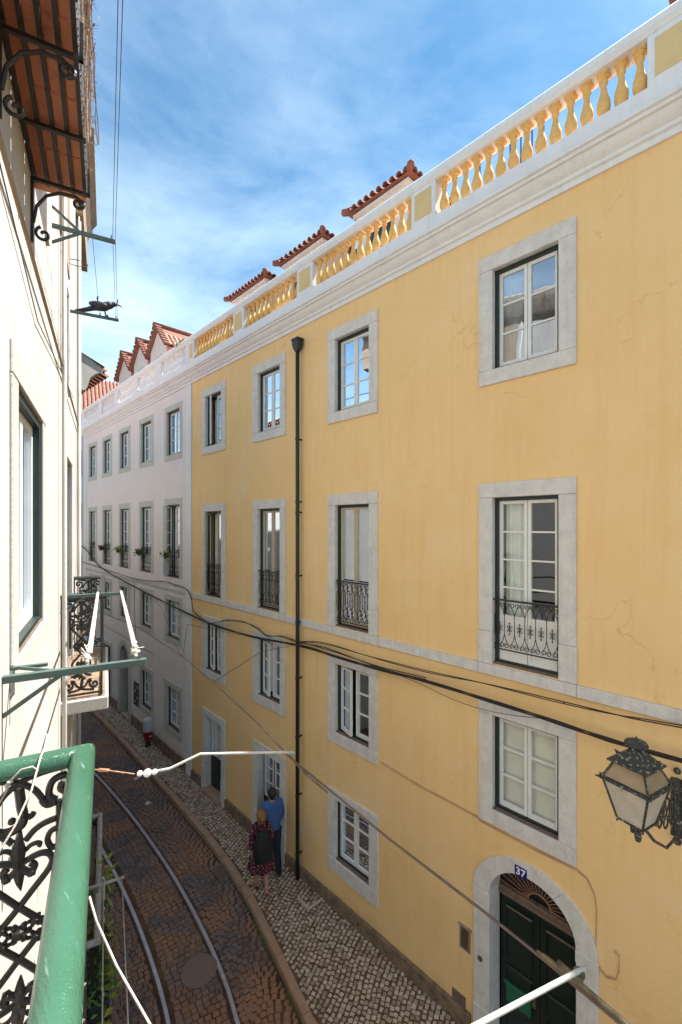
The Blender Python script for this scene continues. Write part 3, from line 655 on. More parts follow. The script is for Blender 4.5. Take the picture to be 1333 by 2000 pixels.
# number plate
def text_obj(name, txt, size, m, parent, Wm, depth=.002):
    cu = bpy.data.curves.new(name, 'FONT'); cu.body = txt; cu.size = size; cu.extrude = depth; cu.align_x = 'CENTER'; cu.align_y = 'CENTER'; cu.offset = size * .022
    to = bpy.data.objects.new(name, cu); C.objects.link(to); dg = bpy.context.evaluated_depsgraph_get(); dg.update()
    me = bpy.data.meshes.new_from_object(to.evaluated_get(dg)); C.objects.unlink(to); bpy.data.objects.remove(to)
    me.materials.clear(); me.materials.append(M[m]); o = bpy.data.objects.new(name, me); C.objects.link(o); return place(o, Wm, parent)
FT = Matrix(((0, 0, -1, 0), (-1, 0, 0, 0), (0, 1, 0, 0), (0, 0, 0, 1)))     # text plane facing -x, reading towards -y
b = MB(); b.cbox(-.046, -.036, .03, .19, 2.645, 2.775, .003); npl = obj('number_plate', b, 'blue', yb, F)
text_obj('numerals', '37', .13, 'enamelwhite', npl, F @ T(-.0475, .11, 2.706) @ FT, .0015)
b = MB(); b.cbox(-.012, .0, 3.34, 3.52, 1.08, 1.42, .004); b.cbox(-.03, .0, 3.32, 3.54, 1.42, 1.445, .004); mbx = obj('intercom_plate', b, 'stain', yb, FY)
b = MB(); b.box(-.016, -.0125, 3.37, 3.49, 1.12, 1.40); obj('plate_face', b, 'plate', mbx, FY)
b = MB(); b.cbox(-.014, .0, 3.42, 3.64, .06, .40, .004); obj('meter_hatch', b, 'sillwood', yb, FY)
b = MB(); b.tube([(-.05, 3.17, 1.17), (-.025, 3.17, 1.17)], .035, 14); obj('doorbell', b, 'plate', yb, FY)
# cornice
CZ = CAMZ
prof = [(.0, CZ + 4.10), (-.035, CZ + 4.10), (-.035, CZ + 4.17), (-.07, CZ + 4.185), (-.07, CZ + 4.225), (-.11, CZ + 4.25), (-.15, CZ + 4.30), (-.165, CZ + 4.335), (-.20, CZ + 4.34), (-.205, CZ + 4.375), (-.235, CZ + 4.385), (-.24, CZ + 4.42), (-.12, CZ + 4.45), (-.12, CZ + 4.46), (.3, CZ + 4.46), (.3, CZ + 4.10)]
def cornice(y0, y1, parent, m='white'):
    yy = y0
    while yy < y1 - .01:
        e = min(yy + 2.1, y1)
        if y1 - e < .6: e = y1
        b = MB(); b.ext(prof, yy + .001, e - .001); obj('cornice', b, m, parent, FY, smooth=20); yy = e
cornice(-4.5, 12.25, yb)
def balustrade(parent, peds, y0, y1, bm_, panelm, n_b):
    b = MB(); b.cbox(-.12, .12, y0, y1, CZ + 4.462, CZ + 4.69, .006); obj('balustrade_base', b, 'white', parent, FY)
    b = MB(); b.ext([(-.115, CZ + 5.235), (-.13, CZ + 5.26), (-.15, CZ + 5.29), (-.15, CZ + 5.36), (-.12, CZ + 5.40), (.12, CZ + 5.40), (.15, CZ + 5.36), (.15, CZ + 5.29), (.115, CZ + 5.235)], y0, y1); obj('coping', b, 'white', parent, FY, smooth=20)
    for (a, c) in peds:
        b = MB(); b.cbox(-.112, .112, a, c, CZ + 4.69, CZ + 5.235, .005); pd = obj('pedestal', b, 'white', parent, FY)
        if panelm:
            b = MB(); b.cbox(-.119, -.105, a + .07, c - .07, CZ + 4.76, CZ + 5.17, .003); obj('pedestal_panel', b, panelm, pd, FY)
    z0 = CZ + 4.69; H = .545
    pr = [(.045, 0), (.05, .03), (.042, .045), (.052, .075), (.068, .12), (.074, .17), (.068, .22), (.05, .28), (.036, .34), (.031, .39), (.034, .42), (.046, .435), (.047, .455), (.036, .465), (.04, .49), (.06, .505), (.06, .518)]
    src = None
    for i in range(len(peds) - 1):
        a = peds[i][1]; c = peds[i + 1][0]
        if a > c: a, c = peds[i + 1][1], peds[i][0]
        nb = n_b(c - a)
        for k in range(nb):
            yk = a + (c - a) * (k + .5) / nb
            if src is None:
                b = MB(); b.lathe(pr, 12); b.box(-.062, .062, -.062, .062, .518, .545); b.box(-.055, .055, -.055, .055, 0, .018)
                src = obj('baluster', b, bm_, parent, FY @ T(0, yk, z0), smooth=50); src_off = (FY @ T(0, yk, z0)).inverted() @ W[src]
            else: inst(src, FY @ T(0, yk, z0) @ Rz(random.uniform(-.06, .06)) @ src_off, parent)
balustrade(yb, [(-2.6, -1.9), (.15, 1.18), (3.87, 4.32), (6.74, 7.23), (9.30, 9.77), (11.92, 12.24)], -4.5, 12.245, 'ochre', 'panelyel', lambda L: round(L / .183))
# downpipe
dp = MB(); yp = 7.21; dp.ext([(-.14, 10.80), (-.14, 10.78), (-.14, 10.70), (-.13, 10.70)], 0, 0.001) if False else None
b = MB()
for (h0, h1, z0, z1) in ((.105, .105, 11.08, 11.04), (.092, .092, 11.04, 10.95), (.092, .048, 10.95, 10.82)):
    vs = [(-.115 + sx * (h0 if z == z0 else h1) * .8, yp + sy * (h0 if z == z0 else h1), z) for z in (z0, z1) for (sx, sy) in ((-1, -1), (1, -1), (1, 1), (-1, 1))]
    b.add(vs, [(0, 1, 2, 3), (7, 6, 5, 4)] + [(k, 4 + k, 4 + (k + 1) % 4, (k + 1) % 4) for k in range(4)])
dpo = empty('downpipe', FY @ T(-.1, yp, 0), yb)
obj('hopper', b, 'pipe', dpo, FY)
b = MB(); b.tube([(-.115, yp, 10.82), (-.115, yp, 8.1), (-.113, yp, 5.6), (-.115, yp, .02)], .041, 12); obj('pipe', b, 'pipe', dpo, FY, smooth=True)
for z in (9.0, 7.72, 7.5, 6.2, 5.25, 4.1, 2.9, 1.7, .5):
    b = MB(); b.lathe([(.044, 0), (.048, .005), (.048, .045), (.044, .05)], 12, (-.115, yp, z)); b.box(-.075, .0, yp - .012, yp + .012, z + .01, z + .04); obj('pipe_collar', b, 'pipe', dpo, FY)
b = MB(); b.cbox(-.40, -.05, 6.50, 6.535, -.02, .012, .004); b.cbox(-.40, -.365, 6.54, 6.85, -.02, .012, .004); obj('stone_edging', b, 'cob', pave, FY)
# dormers behind the balustrade
def tile_row(parent, F, p0, p1, step, r, ln, dirv, m='tile'):
    """half-round eave tiles side by side from p0 to p1, each pointing along dirv (outwards)"""
    p0 = Vector(p0); p1 = Vector(p1); L = (p1 - p0).length; n = max(1, int(L / step)); d = Vector(dirv).normalized(); ax = (p1 - p0).normalized()
    upv = ax.cross(d); upv = upv if upv.z > 0 else -upv
    for i in range(n):
        c = p0 + (p1 - p0) * ((i + .5) / n); b = MB(); vs = []; k = 6
        for (e, rr) in ((0, r), (1, r * .86)):
            for j in range(k + 1):
                a = math.pi * j / k; vs.append(c - d * (ln * e) + ax * (rr * math.cos(a)) + upv * (rr * math.sin(a)))
            for j in range(k + 1):
                a = math.pi * j / k; vs.append(c - d * (ln * e) + ax * ((rr - .014) * math.cos(a)) + upv * ((rr - .014) * math.sin(a)))
        q = k + 1; f = []
        for j in range(k): f += [(j, j + 1, 2 * q + j + 1, 2 * q + j), (q + j, 3 * q + j, 3 * q + j + 1, q + j + 1), (j, q + j, q + j + 1, j + 1)]
        f += [(0, 2 * q, 3 * q, q), (k, q + k, 3 * q + k, 2 * q + k)]
        b.add(vs, f); obj('tile', b, m, parent, F, smooth=40)
def hip_dormer(yc, wd, xf=1.22, ze=None, dp=2.4):
    z = (ze or CZ + .717 * (xf + DX) / .7225); F = FY @ T(xf, yc, 0); d = empty('dormer', F @ T(0, 0, 11.7), yb); h = wd / 2 - .12
    b = MB(); b.box(.12, dp, -h, h, 11.2, z - .03); b.box(.06, dp, -h - .06, h + .06, z - .10, z - .03); obj('dormer_wall', b, 'dormwall', d, F)
    for sg in (-.62, .62):
        b = MB(); b.add([(.112, sg * h + .05 * math.cos(a_), z - .30 + .09 * math.sin(a_)) for a_ in [math.pi * k / 8 for k in range(9)]] + [(.112, sg * h - .05, z - .37), (.112, sg * h + .05, z - .37)], [tuple(range(11))]); obj('vent', b, 'copper', d, F)
    b = MB(); b.box(.108, .118, -.35, .35, 12.3, z - .42); obj('dormer_window', b, 'poster', d, F)
    H = wd / 2 + .06; zr = z + .42
    b = MB(); b.add([(-.02, -H, z), (-.02, H, z), (dp, H, z), (dp, -H, z), (.75, 0, zr), (dp, 0, zr)], [(0, 4, 1), (1, 4, 5, 2), (0, 3, 5, 4), (0, 1, 2, 3)]); obj('dormer_roof', b, 'tile', d, F)
    tile_row(d, F, (-.06, -H, z + .01), (-.06, H, z + .01), .17, .075, .30, (-1, 0, -.3))
    tile_row(d, F, (0, -H - .03, z + .01), (dp, -H - .03, z + .01), .17, .075, .28, (0, -1, -.3))
    b = MB(); 
    for sg in (-1, 1): b.tube([(.75, 0, zr + .02), (.3, sg * H * .55, z + .22), (-.02, sg * H, z + .06), (-.08, sg * (H + .05), z + .05), (-.11, sg * (H + .07), z + .05)], [.08, .08, .08, .075, .05], 8)
    obj('hip_tiles', b, 'tile', d, F, smooth=True); return d
hip_dormer(6.22, 1.66); hip_dormer(8.84, 1.74); d3 = hip_dormer(11.34, 1.95); hip_dormer(.3, 1.8)
# roof slope behind the dormers (low, kept under the balustrade)
b = MB(); b.add([(.6, -4.4, 11.45), (.6, 12.2, 11.45), (4.5, 12.2, 13.0), (4.5, -4.4, 13.0), (8.9, 12.2, 11.45), (8.9, -4.4, 11.45)], [(0, 1, 2, 3), (3, 2, 4, 5), (0, 3, 5), (1, 4, 2)]); obj('roof', b, 'tileold', yb, FY)
b = MB()
for i in range(8):
    yk = 2.35 + i * .16; b.tube([(.5, yk, 11.5), (.5, yk, 13.05)], .011, 5); b.add([(.5, yk - .02, 13.03), (.5, yk + .02, 13.03), (.5, yk, 13.14)], [(0, 1, 2)])
    b.ball((.5, yk, 12.96), .02, 6)
b.tube([(.5, 2.3, 12.88), (.5, 3.55, 12.88)], .011, 5)
obj('terrace_fence', b, 'bluepaint', yb, FY)

# ------------------------------------------------------------------ pink building
pb = empty('pink_building', T(9.5, 18, 0), label='pale pink stucco building with white balustrade beyond the yellow one', cat='building')
PY = [13.55, 15.78, 17.98, 20.10, 22.20]; PW = .95
ph = []
for yc in PY: ph += [(yc - PW / 2, yc + PW / 2, 9.46, 10.83), (yc - PW / 2, yc + PW / 2, 5.66, 7.90), (yc - PW / 2, yc + PW / 2, 3.76, 4.92)]
for yc in PY[:2]: ph.append((yc - PW / 2, yc + PW / 2, .95, 2.22))
ph.append((PY[2] - .5, PY[2] + .5, .0, 2.78)); ph.append((PY[3] - .45, PY[3] + .45, .0, 2.3))
b = MB(); wall_grid(b, 12.26, 23.55, -.2, 11.40, ph); obj('wall', b, 'pink', pb, FY)
b = MB(); b.add([(.004, 12.26, -.2), (9, 12.26, -.2), (9, 12.26, 11.4), (.004, 12.26, 11.4), (.004, 23.55, -.2), (9, 23.55, -.2), (9, 23.55, 11.4), (.004, 23.55, 11.4)], [(0, 1, 2, 3), (4, 5, 6, 7), (1, 5, 6, 2), (3, 2, 6, 7)]); obj('outer_shell', b, 'pink', pb, FY)
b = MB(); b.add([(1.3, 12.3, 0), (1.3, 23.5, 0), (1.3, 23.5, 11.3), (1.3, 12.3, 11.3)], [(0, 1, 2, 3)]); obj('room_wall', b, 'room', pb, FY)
for i, yc in enumerate(PY):
    window(pb, FY, yc, 9.46, PW, 1.37, (.17, .17, .17), rows=3, glass='glasstop', stone_m='stonegrey', inner='curtain', proud=.015)
    window(pb, FY, yc, 5.66, PW, 2.24, (.17, .2, .02), rows=4, kicker=.55, stone_m='stonegrey', inner='half', proud=.015, rail=('net', .80, 6, .05), opened=(1, 60) if i == 0 else None)
    window(pb, FY, yc, 3.76, PW, 1.16, (.17, .17, .17), rows=3, stone_m='stonegrey', inner='side', proud=.015)
for yc in PY[:2]: window(pb, FY, yc, .95, PW, 1.27, (.17, .17, .2), rows=3, stone_m='stonegrey', inner='curtain', proud=.02)
for (a, c, nm) in ((12.262, 12.62, 'pilaster'), (23.2, 23.549, 'pilaster')):
    b = MB(); b.cbox(-.03, .02, a, c, -.2, 11.349, .004); obj(nm, b, 'white', pb, FY)
b = MB(); b.cbox(-.02, .02, 12.63, 23.19, 5.20, 5.30, .004); obj('string_course', b, 'stonegrey', pb, FY)
b = MB(); b.cbox(-.03, .02, 12.63, 17.2, -.2, .32, .01); obj('plinth', b, 'plinth', pb, FY)
b = MB(); b.cbox(-.03, .02, 18.7, 23.19, -.2, .32, .01); obj('plinth', b, 'plinth', pb, FY)
F = FY @ T(0, PY[2], 0); dr = empty('arched_door', F, pb)
sv_, SPR = SPR, 2.25
for (a, c) in ((0, 60), (60.4, 119.6), (120, 180)):
    b = MB(); ring(b, R(a), R(c), (.46, .44), (.70, .64), -.035, .26, 7); obj('arch_stone', b, 'stonegrey', dr, F, smooth=40)
SPR = sv_
for sg in (-1, 1):
    a0_, a1_ = sorted((sg * .46, sg * .70)); b = MB(); b.cbox(-.035, .26, a0_, a1_, -.15, 2.245, .006); obj('jamb', b, 'stonegrey', dr, F)
b = MB(); b.box(.26, .32, -.5, .5, 0, 2.78); obj('leaf', b, 'doorgreen', dr, F)
b = MB(); b.cbox(-.05, -.03, -.09, .09, 2.70, 2.92, .006); obj('keystone', b, 'stonegrey', dr, F)
F = FY @ T(0, PY[3], 0); dr = empty('door', F, pb)
for sg in (-1, 1):
    a0_, a1_ = sorted((sg * .45, sg * .62)); b = MB(); b.cbox(-.02, .2, a0_, a1_, -.15, 2.3, .006); obj('jamb', b, 'stonegrey', dr, F)
b = MB(); b.cbox(-.02, .2, -.62, .62, 2.303, 2.47, .006); obj('lintel', b, 'stonegrey', dr, F)
b = MB(); b.box(.2, .25, -.45, .45, 0, 2.3); obj('leaf', b, 'doorgreen', dr, F)
b = MB(); b.cbox(-.03, -.001, 16.42, 16.92, .78, 1.62, .004); nb_ = obj('notice_board', b, 'poster', pb, FY)
for (yy, zz, ww, hh) in ((16.5, 1.42, .15, .12), (16.72, 1.25, .1, .2), (16.52, 1.05, .12, .14), (16.75, .88, .12, .1), (16.62, 1.48, .16, .05)):
    b = MB(); b.box(-.033, -.0305, yy, yy + ww * .5, zz, zz + hh * .6); obj('notice', b, 'white', nb_, FY)
cornice(12.252, 23.55, pb)
balustrade(pb, [(12.252, 12.42), (14.22, 14.66), (16.32, 16.78), (18.38, 18.80), (20.50, 20.93), (23.1, 23.54)], 12.25, 23.55, 'white', None, lambda L: round(L / .17))
def gable_dormer(yc, wd=1.95, xf=1.82, zp=None):
    zp = CZ + 8.55; ze = CZ + 7.65; F = FY @ T(xf, yc, 0); d = empty('dormer', F @ T(0, 0, 11.7), pb); h = wd / 2 - .1; dp = 4.6
    b = MB(); b.add([(0, -h, 11.2), (0, h, 11.2), (0, h, ze), (0, 0, zp - .06), (0, -h, ze)], [(0, 1, 2, 3, 4)]); obj('gable_wall', b, 'dormwall', d, F)
    b = MB(); b.add([(0, -h, 11.2), (dp, -h, 11.2), (dp, -h, ze), (0, -h, ze), (0, h, 11.2), (dp, h, 11.2), (dp, h, ze), (0, h, ze)], [(0, 1, 2, 3), (4, 5, 6, 7)]); obj('cheek_wall', b, 'pinkdorm', d, F)
    b = MB(); b.cbox(-.03, .0, -.36, .36, 12.6, ze - .3, .01); wf = obj('dormer_window', b, 'stonegrey', d, F)
    b = MB(); b.box(-.036, -.031, -.27, .27, 12.7, ze - .42); obj('pane', b, 'glass', d, F)
    H = wd / 2 + .1; k = (zp - ze) / h; zl = zp - k * H
    b = MB(); b.add([(-.18, -H, zl), (-.18, 0, zp), (-.18, H, zl), (dp, -H, zl), (dp, 0, zp), (dp, H, zl), (-.18, -H, zl + .06), (-.18, 0, zp + .06), (-.18, H, zl + .06), (dp, -H, zl + .06), (dp, 0, zp + .06), (dp, H, zl + .06)],
                    [(0, 1, 4, 3), (1, 2, 5, 4), (6, 9, 10, 7), (7, 10, 11, 8), (0, 6, 7, 1), (1, 7, 8, 2)]); obj('dormer_roof', b, 'tile', d, F)
    for sg in (-1, 1):
        tile_row(d, F, (-.20, sg * H, zl + .05), (-.20, sg * .05, zp + .05), .2, .085, .26, (-1, 0, 0))
    tile_row(d, F, (0, -H - .02, zl + .04), (dp, -H - .02, zl + .04), .2, .08, .95, (0, -1, -k), 'tileold')
    b = MB(); b.tube([(-.22, 0, zp + .10), (dp, 0, zp + .10)], .10, 8); obj('ridge_tiles', b, 'tile', d, F, smooth=True); return d
gable_dormer(19.35); gable_dormer(21.45); gable_dormer(23.6)
b = MB(); b.add([(.8, 12.3, 11.45), (.8, 23.5, 11.45), (5, 23.5, 13.2), (5, 12.3, 13.2), (8.9, 23.5, 11.45), (8.9, 12.3, 11.45)], [(0, 1, 2, 3), (3, 2, 4, 5)]); obj('roof', b, 'tileold', pb, FY)

# ------------------------------------------------------------------ building with red roof at the end of the street
F = T(11.6, 37.5, 0) @ Rz(R(-12)); fb = empty('red_roofed_building', F, label='distant house with a red tiled roof closing the end of the street', cat='building')
b = MB(); b.box(-9, 9, 0, 8, -.2, 15.5); obj('wall', b, 'dormwall', fb, F)
b = MB(); b.add([(-9.5, -.6, 15.4), (9.5, -.6, 15.4), (9.5, 4, 19.6), (-9.5, 4, 19.6), (9.5, 8.6, 15.4), (-9.5, 8.6, 15.4)], [(0, 1, 2, 3), (3, 2, 4, 5), (0, 3, 5), (1, 4, 2)]); rf = obj('roof', b, 'tileold', fb, F)
b = MB()
for i in range(66):
    x = -9.4 + i * .285; vs = []
    for (yy, zz) in ((-.66, 15.42), (4.0, 19.63)):
        for j in range(5): a = math.pi * j / 4; vs.append((x + .09 * math.cos(a), yy, zz + .11 * math.sin(a)))
    b.add(vs, [(j, j + 1, 6 + j, 5 + j) for j in range(4)] + [(0, 1, 2, 3, 4)])
obj('tile_courses', b, 'tile', rf, F)
for x in (-6, -3, 0, 3, 6):
    for z in (3, 7, 11): 
        b = MB(); b.cbox(x - .5, x + .5, -.04, .02, z, z + 2, .01); obj('window', b, 'poster', fb, F)
# building on the left past the bend
F = T(2.66, 11.2, 0) @ Rz(R(3)); nb2 = empty('neighbour_building', F, label='narrow cream building with a deep tiled eave just past the left-hand wall', cat='building')
b = MB(); b.box(-5, 0, 0, 14, -.2, 10.35); obj('wall', b, 'cream', nb2, F)
b = MB(); b.cbox(-.02, .02, -.02, .25, -.2, 10.3, .004); obj('corner_trim', b, 'stone', nb2, F)
b = MB(); pr_ = [(-.4, 10.2), (.0, 10.2), (.05, 10.3), (.10, 10.5), (.22, 10.62), (.36, 10.68), (.36, 10.76), (-.4, 11.2)]
b.ext(pr_, -.35, 14); obj('eave_cornice', b, 'cream', nb2, F, smooth=20)
tile_row(nb2, F, (.46, -.3, 10.72), (.46, 5, 10.72), .2, .09, .5, (1, 0, -.35)); tile_row(nb2, F, (.50, -.3, 10.60), (.50, 5, 10.60), .2, .09, .3, (1, 0, -.35))
b = MB(); b.add([(.4, -.38, 10.80), (-4, -.38, 12.6), (-4, 14, 12.6), (.4, 14, 10.8)], [(0, 1, 2, 3)]); obj('roof', b, 'tileold', nb2, F)

# ------------------------------------------------------------------ cream building on the left (local frame FL, wall at x=-.40)
cb = empty('cream_building', FL @ T(-3, 2, 0), label='cream plastered building along the left edge with iron balconies', cat='building')
SE = 8.0; TOP = CZ + 5.5
lh = []   # holes in facade frame y' = -s
wins = [(2.72, 3.72, CZ - .66, CZ + .72), (5.77, 6.75, 5.55, CZ + .78), (5.3, 6.15, CZ + 1.55, CZ + 2.7), (-1.6, -.6, 5.55, 7.9), (.2, 1.1, 5.55, 7.9), (.6, 1.6, 9.4, 11.6), (2.9, 3.9, 9.4, 11.6), (2.9, 3.9, 1.6, 3.6), (5.9, 6.9, 1.9, 4.1)]
for (a, c, z0, z1) in wins: lh.append((-c, -a, z0, z1))
b = MB(); wall_grid(b, -SE, 6, -.2, TOP, lh); obj('wall', b, 'cream', cb, FLW)
b = MB(); b.add([(0, -SE, -.2), (8, -SE, -.2), (8, -SE, TOP), (0, -SE, TOP), (0, 6, -.2), (8, 6, -.2), (8, 6, TOP), (0, 6, TOP)], [(0, 1, 2, 3), (4, 5, 6, 7), (1, 5, 6, 2), (3, 2, 6, 7)]); obj('outer_shell', b, 'cream', cb, FLW)
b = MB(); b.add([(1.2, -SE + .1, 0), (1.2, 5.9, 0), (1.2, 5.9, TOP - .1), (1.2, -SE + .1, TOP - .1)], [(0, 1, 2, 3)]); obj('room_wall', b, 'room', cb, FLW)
for i, (a, c, z0, z1) in enumerate(wins):
    if i in (0,):
        wn = window(cb, FLW, -(a + c) / 2, z0, c - a, z1 - z0, (.16, .16, .14), rows=1, stone_m='creamstone', inner='curtain', proud=.014, cas_w=.05, sh=.055, label='large near window with white sashes in a dark casing')
    else: window(cb, FLW, -(a + c) / 2, z0, c - a, z1 - z0, (.14, .16, .02), rows=2, stone_m='creamstone', inner='curtain', proud=.012, cas_w=.05)
b = MB(); b.ext([(-.40, TOP - .5), (-.30, TOP - .35), (-.22, TOP - .1), (-.19, TOP), (-.19, TOP + .12), (-.40, TOP + .25)], -6, 7.2); obj('eave_cornice', b, 'eave', cb, FL, smooth=20)
b = MB(); b.ext([(-.40, TOP - .5), (-.30, TOP - .35), (-.22, TOP - .1), (-.15, TOP), (-.15, TOP + .12), (-.40, TOP + .25)], 7.2, 9.3); b.box(-.6, -.3, 7.6, 9.29, TOP - .9, TOP - .3); obj('eave_cornice', b, 'stain', cb, FL, smooth=20)
b = MB(); b.cbox(-.42, -.375, 5.05, 6.1, CZ + 2.88, TOP - .5, .004); obj('stained_band', b, 'stain', cb, FL)
b = MB(); b.tube([(-.37, 1.2, CZ + 1.52), (-.37, 4.6, CZ + 1.52), (-.37, 7.9, CZ + 1.50)], .011, 6); obj('conduit', b, 'stain', cb, FL)
b = MB(); b.tube([(-.385, 1.5, CZ + 1.6), (-.385, 3.4, CZ + 1.3), (-.385, 6.9, CZ + 1.7)], .004, 4); obj('wall_wire', b, 'thinwire', cb, FL)
b = MB(); b.tube([(-.35, 4.95, -.1), (-.35, 4.95, TOP - .5)], .022, 8); obj('downpipe', b, 'cream', cb, FL, smooth=True)
b = MB(); b.tube([(-.36, 7.7, -.1), (-.36, 7.7, TOP - .5)], .03, 8); obj('downpipe', b, 'cream', cb, FL, smooth=True)
# ornate panel strokes, traced in panel plane: a = towards the street, b = below the rail top
def zc(p): return ((p[0] - 271) / 4734.0, (p[1] + 3092) / 4734.0 - .70)
def smooth_pts(p, k=3):
    out = []
    for i in range(len(p) - 1):
        p0 = p[max(i - 1, 0)]; p1 = p[i]; p2 = p[i + 1]; p3 = p[min(i + 2, len(p) - 1)]
        for j in range(k):
            t = j / k; out.append(tuple(.5 * ((2 * p1[d]) + (-p0[d] + p2[d]) * t + (2 * p0[d] - 5 * p1[d] + 4 * p2[d] - p3[d]) * t * t + (-p0[d] + 3 * p1[d] - 3 * p2[d] + p3[d]) * t**3) for d in (0, 1)))
    out.append(tuple(p[-1])); return out
def ornate_panel(P, k=4, sides=6, th=1.0):
    """P(a,b)->(x,y,z); returns MB of cast-iron scrollwork, symmetric about a=0 and about b=.525"""
    mb = MB(); MID = .525
    def st(pts, r, mir=True, vm=True):
        pts = smooth_pts([zc(p) for p in pts], k)
        for sx in ((1, -1) if mir else (1,)):
            for sv2 in ((0, 1) if vm else (0,)):
                q = [P(a * sx, (2 * MID - b_) if sv2 else b_) for a, b_ in pts]; mb.tube(q, r * th, sides)
    st([(0, 800), (80, 650), (200, 530), (330, 450), (550, 395), (820, 370)], .0075)
    st([(542, 800), (600, 890), (700, 880)], .010)
    ctr = (800, 625)
    st([(700, 860), (620, 760), (660, 560), (800, 500), (920, 560), (930, 700), (840, 760), (760, 700), (780, 620)], .0085)
    st([(271, 560), (285, 700), (300, 850), (320, 960)], [.010, .008, .011, .016, .018] + [.014] * 30 if False else .011, mir=False)
    st([(330, 980), (300, 1100), (160, 1170), (40, 1150), (-20, 1060)], .011, mir=False)
    st([(330, 980), (400, 1020), (440, 970)], .007, mir=False)
    st([(740, 870), (740, 1400), (725, 2000), (725, 2800)], .0075, vm=False)
    st([(700, 1140), (560, 1170), (440, 1240), (350, 1350)], .0075)
    st([(350, 1500), (400, 1450), (470, 1435), (515, 1460), (500, 1495)], .0055)
    st([(725, 1290), (640, 1320), (600, 1430), (650, 1560), (720, 1560)], .007)
    st([(271, 1730), (350, 1660), (500, 1610), (610, 1640), (660, 1760), (600, 1900), (450, 2090), (271, 2320), (0, 2640), (-60, 2700)], .0075)
    st([(271, 1730), (400, 1850), (450, 1760), (400, 1700)], .008)
    for sv2 in (0, 1):
        f_ = (lambda b_: 2 * MID - b_) if sv2 else (lambda b_: b_); sg = -1 if sv2 else 1
        # palmette: tapering bud, leaf body and lower tip
        for (pts, rr) in (([(290, 1180), (275, 1290), (262, 1400)], [.003, .010, .015]), ([(262, 1400), (265, 1540), (268, 1640), (272, 1740)], [.016, .021, .016, .010]), ([(272, 1740), (275, 1850), (280, 1960), (292, 2080)], [.012, .015, .010, .002])):
            q = [zc(p) for p in pts]; mb.tube([P(a, f_(b_)) for a, b_ in q], rr, 6)
        for (c_, r_) in (((130, 1850), .015), ((412, 1850), .015), ((190, 1020), .012)):
            a, b_ = zc(c_); mb.ball(P(a, f_(b_)), r_, 6)
    for (dx, dy, r_) in ((0, 0, .03), (-190, 120, .02), (190, -120, .02), (190, 120, .02), (-190, -120, .02)):
        a, b_ = (dx / 4734, MID + dy / 4734); mb.ball(P(a, b_), r_ * .75, 6)
        for q in range(6):
            an = q * math.pi / 3; mb.ball(P(a + r_ * .8 * math.cos(an), b_ + r_ * .8 * math.sin(an)), r_ * .35, 6)
    return mb
def balcony(s0, s1, zf, name='balcony', top='irong', mat_r='irong', label=None, slab='cream', outer=-.04, hd=1.02, railw=.034, brick=False, near=False, scr=True):
    F = FL @ T(0, 0, 0); bl = empty(name, FL @ T(-.2, (s0 + s1) / 2, zf), cb)
    if label: bl['label'] = label
    b = MB()
    b.cbox(-.41, outer + .03, s0 - .03, s1 + .03, zf - .13, zf, .01); obj('slab', b, slab, bl, F)
    b = MB(); b.box(-.40, outer, s0, s1, zf + .001, zf + .006); obj('shaded_floor', b, 'plinth', bl, F)  # thin sheet coloured dark to paint in the shade inside the balcony
    xr = outer - railw; zr = zf + hd
    def rail_run(p0, p1, q):
        b = MB(); prf = [(-railw, -.02), (-railw * 1.05, -.005), (-railw * .85, .012), (-railw * .45, .022), (0, .026), (railw * .45, .022), (railw * .85, .012), (railw * 1.05, -.005), (railw, -.02)]
        d = (Vector(p1) - Vector(p0)).normalized(); nx = Vector((d.y, -d.x, 0)); n = 24; vs = []
        e0, e1 = q
        for i in range(n + 1):
            for (o, z) in prf:
                t0 = Vector(p0) + d * (o * e0); t1 = Vector(p1) + d * (o * e1); p = t0 + (t1 - t0) * i / n + nx * o; vs.append((p.x, p.y, p.z + z))
        m_ = len(prf); b.add(vs, [(m_ * i + j, m_ * i + (j + 1) % m_, m_ * (i + 1) + (j + 1) % m_, m_ * (i + 1) + j) for i in range(n) for j in range(m_)] + [tuple(range(m_ - 1, -1, -1)), tuple(m_ * n + j for j in range(m_))])
        obj('handrail', b, top, bl, F, smooth=50)
    rail_run((-.41, s1 - railw, zr - .022), (xr, s1 - railw, zr - .022), (0, -1)); rail_run((xr, s0, zr - .022), (xr, s1 - railw, zr - .022), (0, 1))
    if s0 > 2: rail_run((-.41, s0 + railw, zr - .022), (xr, s0 + railw, zr - .022), (0, -1))
    for se in ([s1 - railw] + ([s0 + railw] if s0 > 2 else [])):
        b = ornate_panel(lambda a, b_: (-.225 + a * 1.0, se, zr - .02 - b_ * .93), 4 if near else 2, 7 if near else 4, 1.22 if near else 1.8)
        b.box(-.40, xr, se - .008, se + .008, zf + .03, zf + .045); b.box(-.40, -.385, se - .008, se + .008, zf, zr - .04)
        b.box(xr - .010, xr + .010, se - .010, se + .010, zf - .02, zr - .04)
        obj('end_panel', b, mat_r, bl, F, smooth=40)
    b = MB(); n = int((s1 - s0) / .11)
    for i in range(n):
        s_ = s0 + (i + .5) * (s1 - s0) / n; b.tube([(xr, s_, zf + .04), (xr, s_, zr - .04)], .007, 5)
        if i % 2: b.tube([(xr, s_ + .035 * math.cos(t), zf + .55 + .05 * math.sin(t)) for t in [k * math.pi / 4 for k in range(9)]], .005, 4)
        b.ball((xr, s_, zf + .3), .014, 6)
    b.box(xr - .008, xr + .008, s0, s1, zf + .03, zf + .045); b.box(xr - .008, xr + .008, s0, s1, zf + .85, zf + .865)
    obj('front_panel', b, mat_r, bl, F)
    return bl
balcony(-1.2, 1.62, 5.55, top='handrail', label='near balcony with the thick green handrail', near=True, outer=-.032, railw=.033, slab='stone')
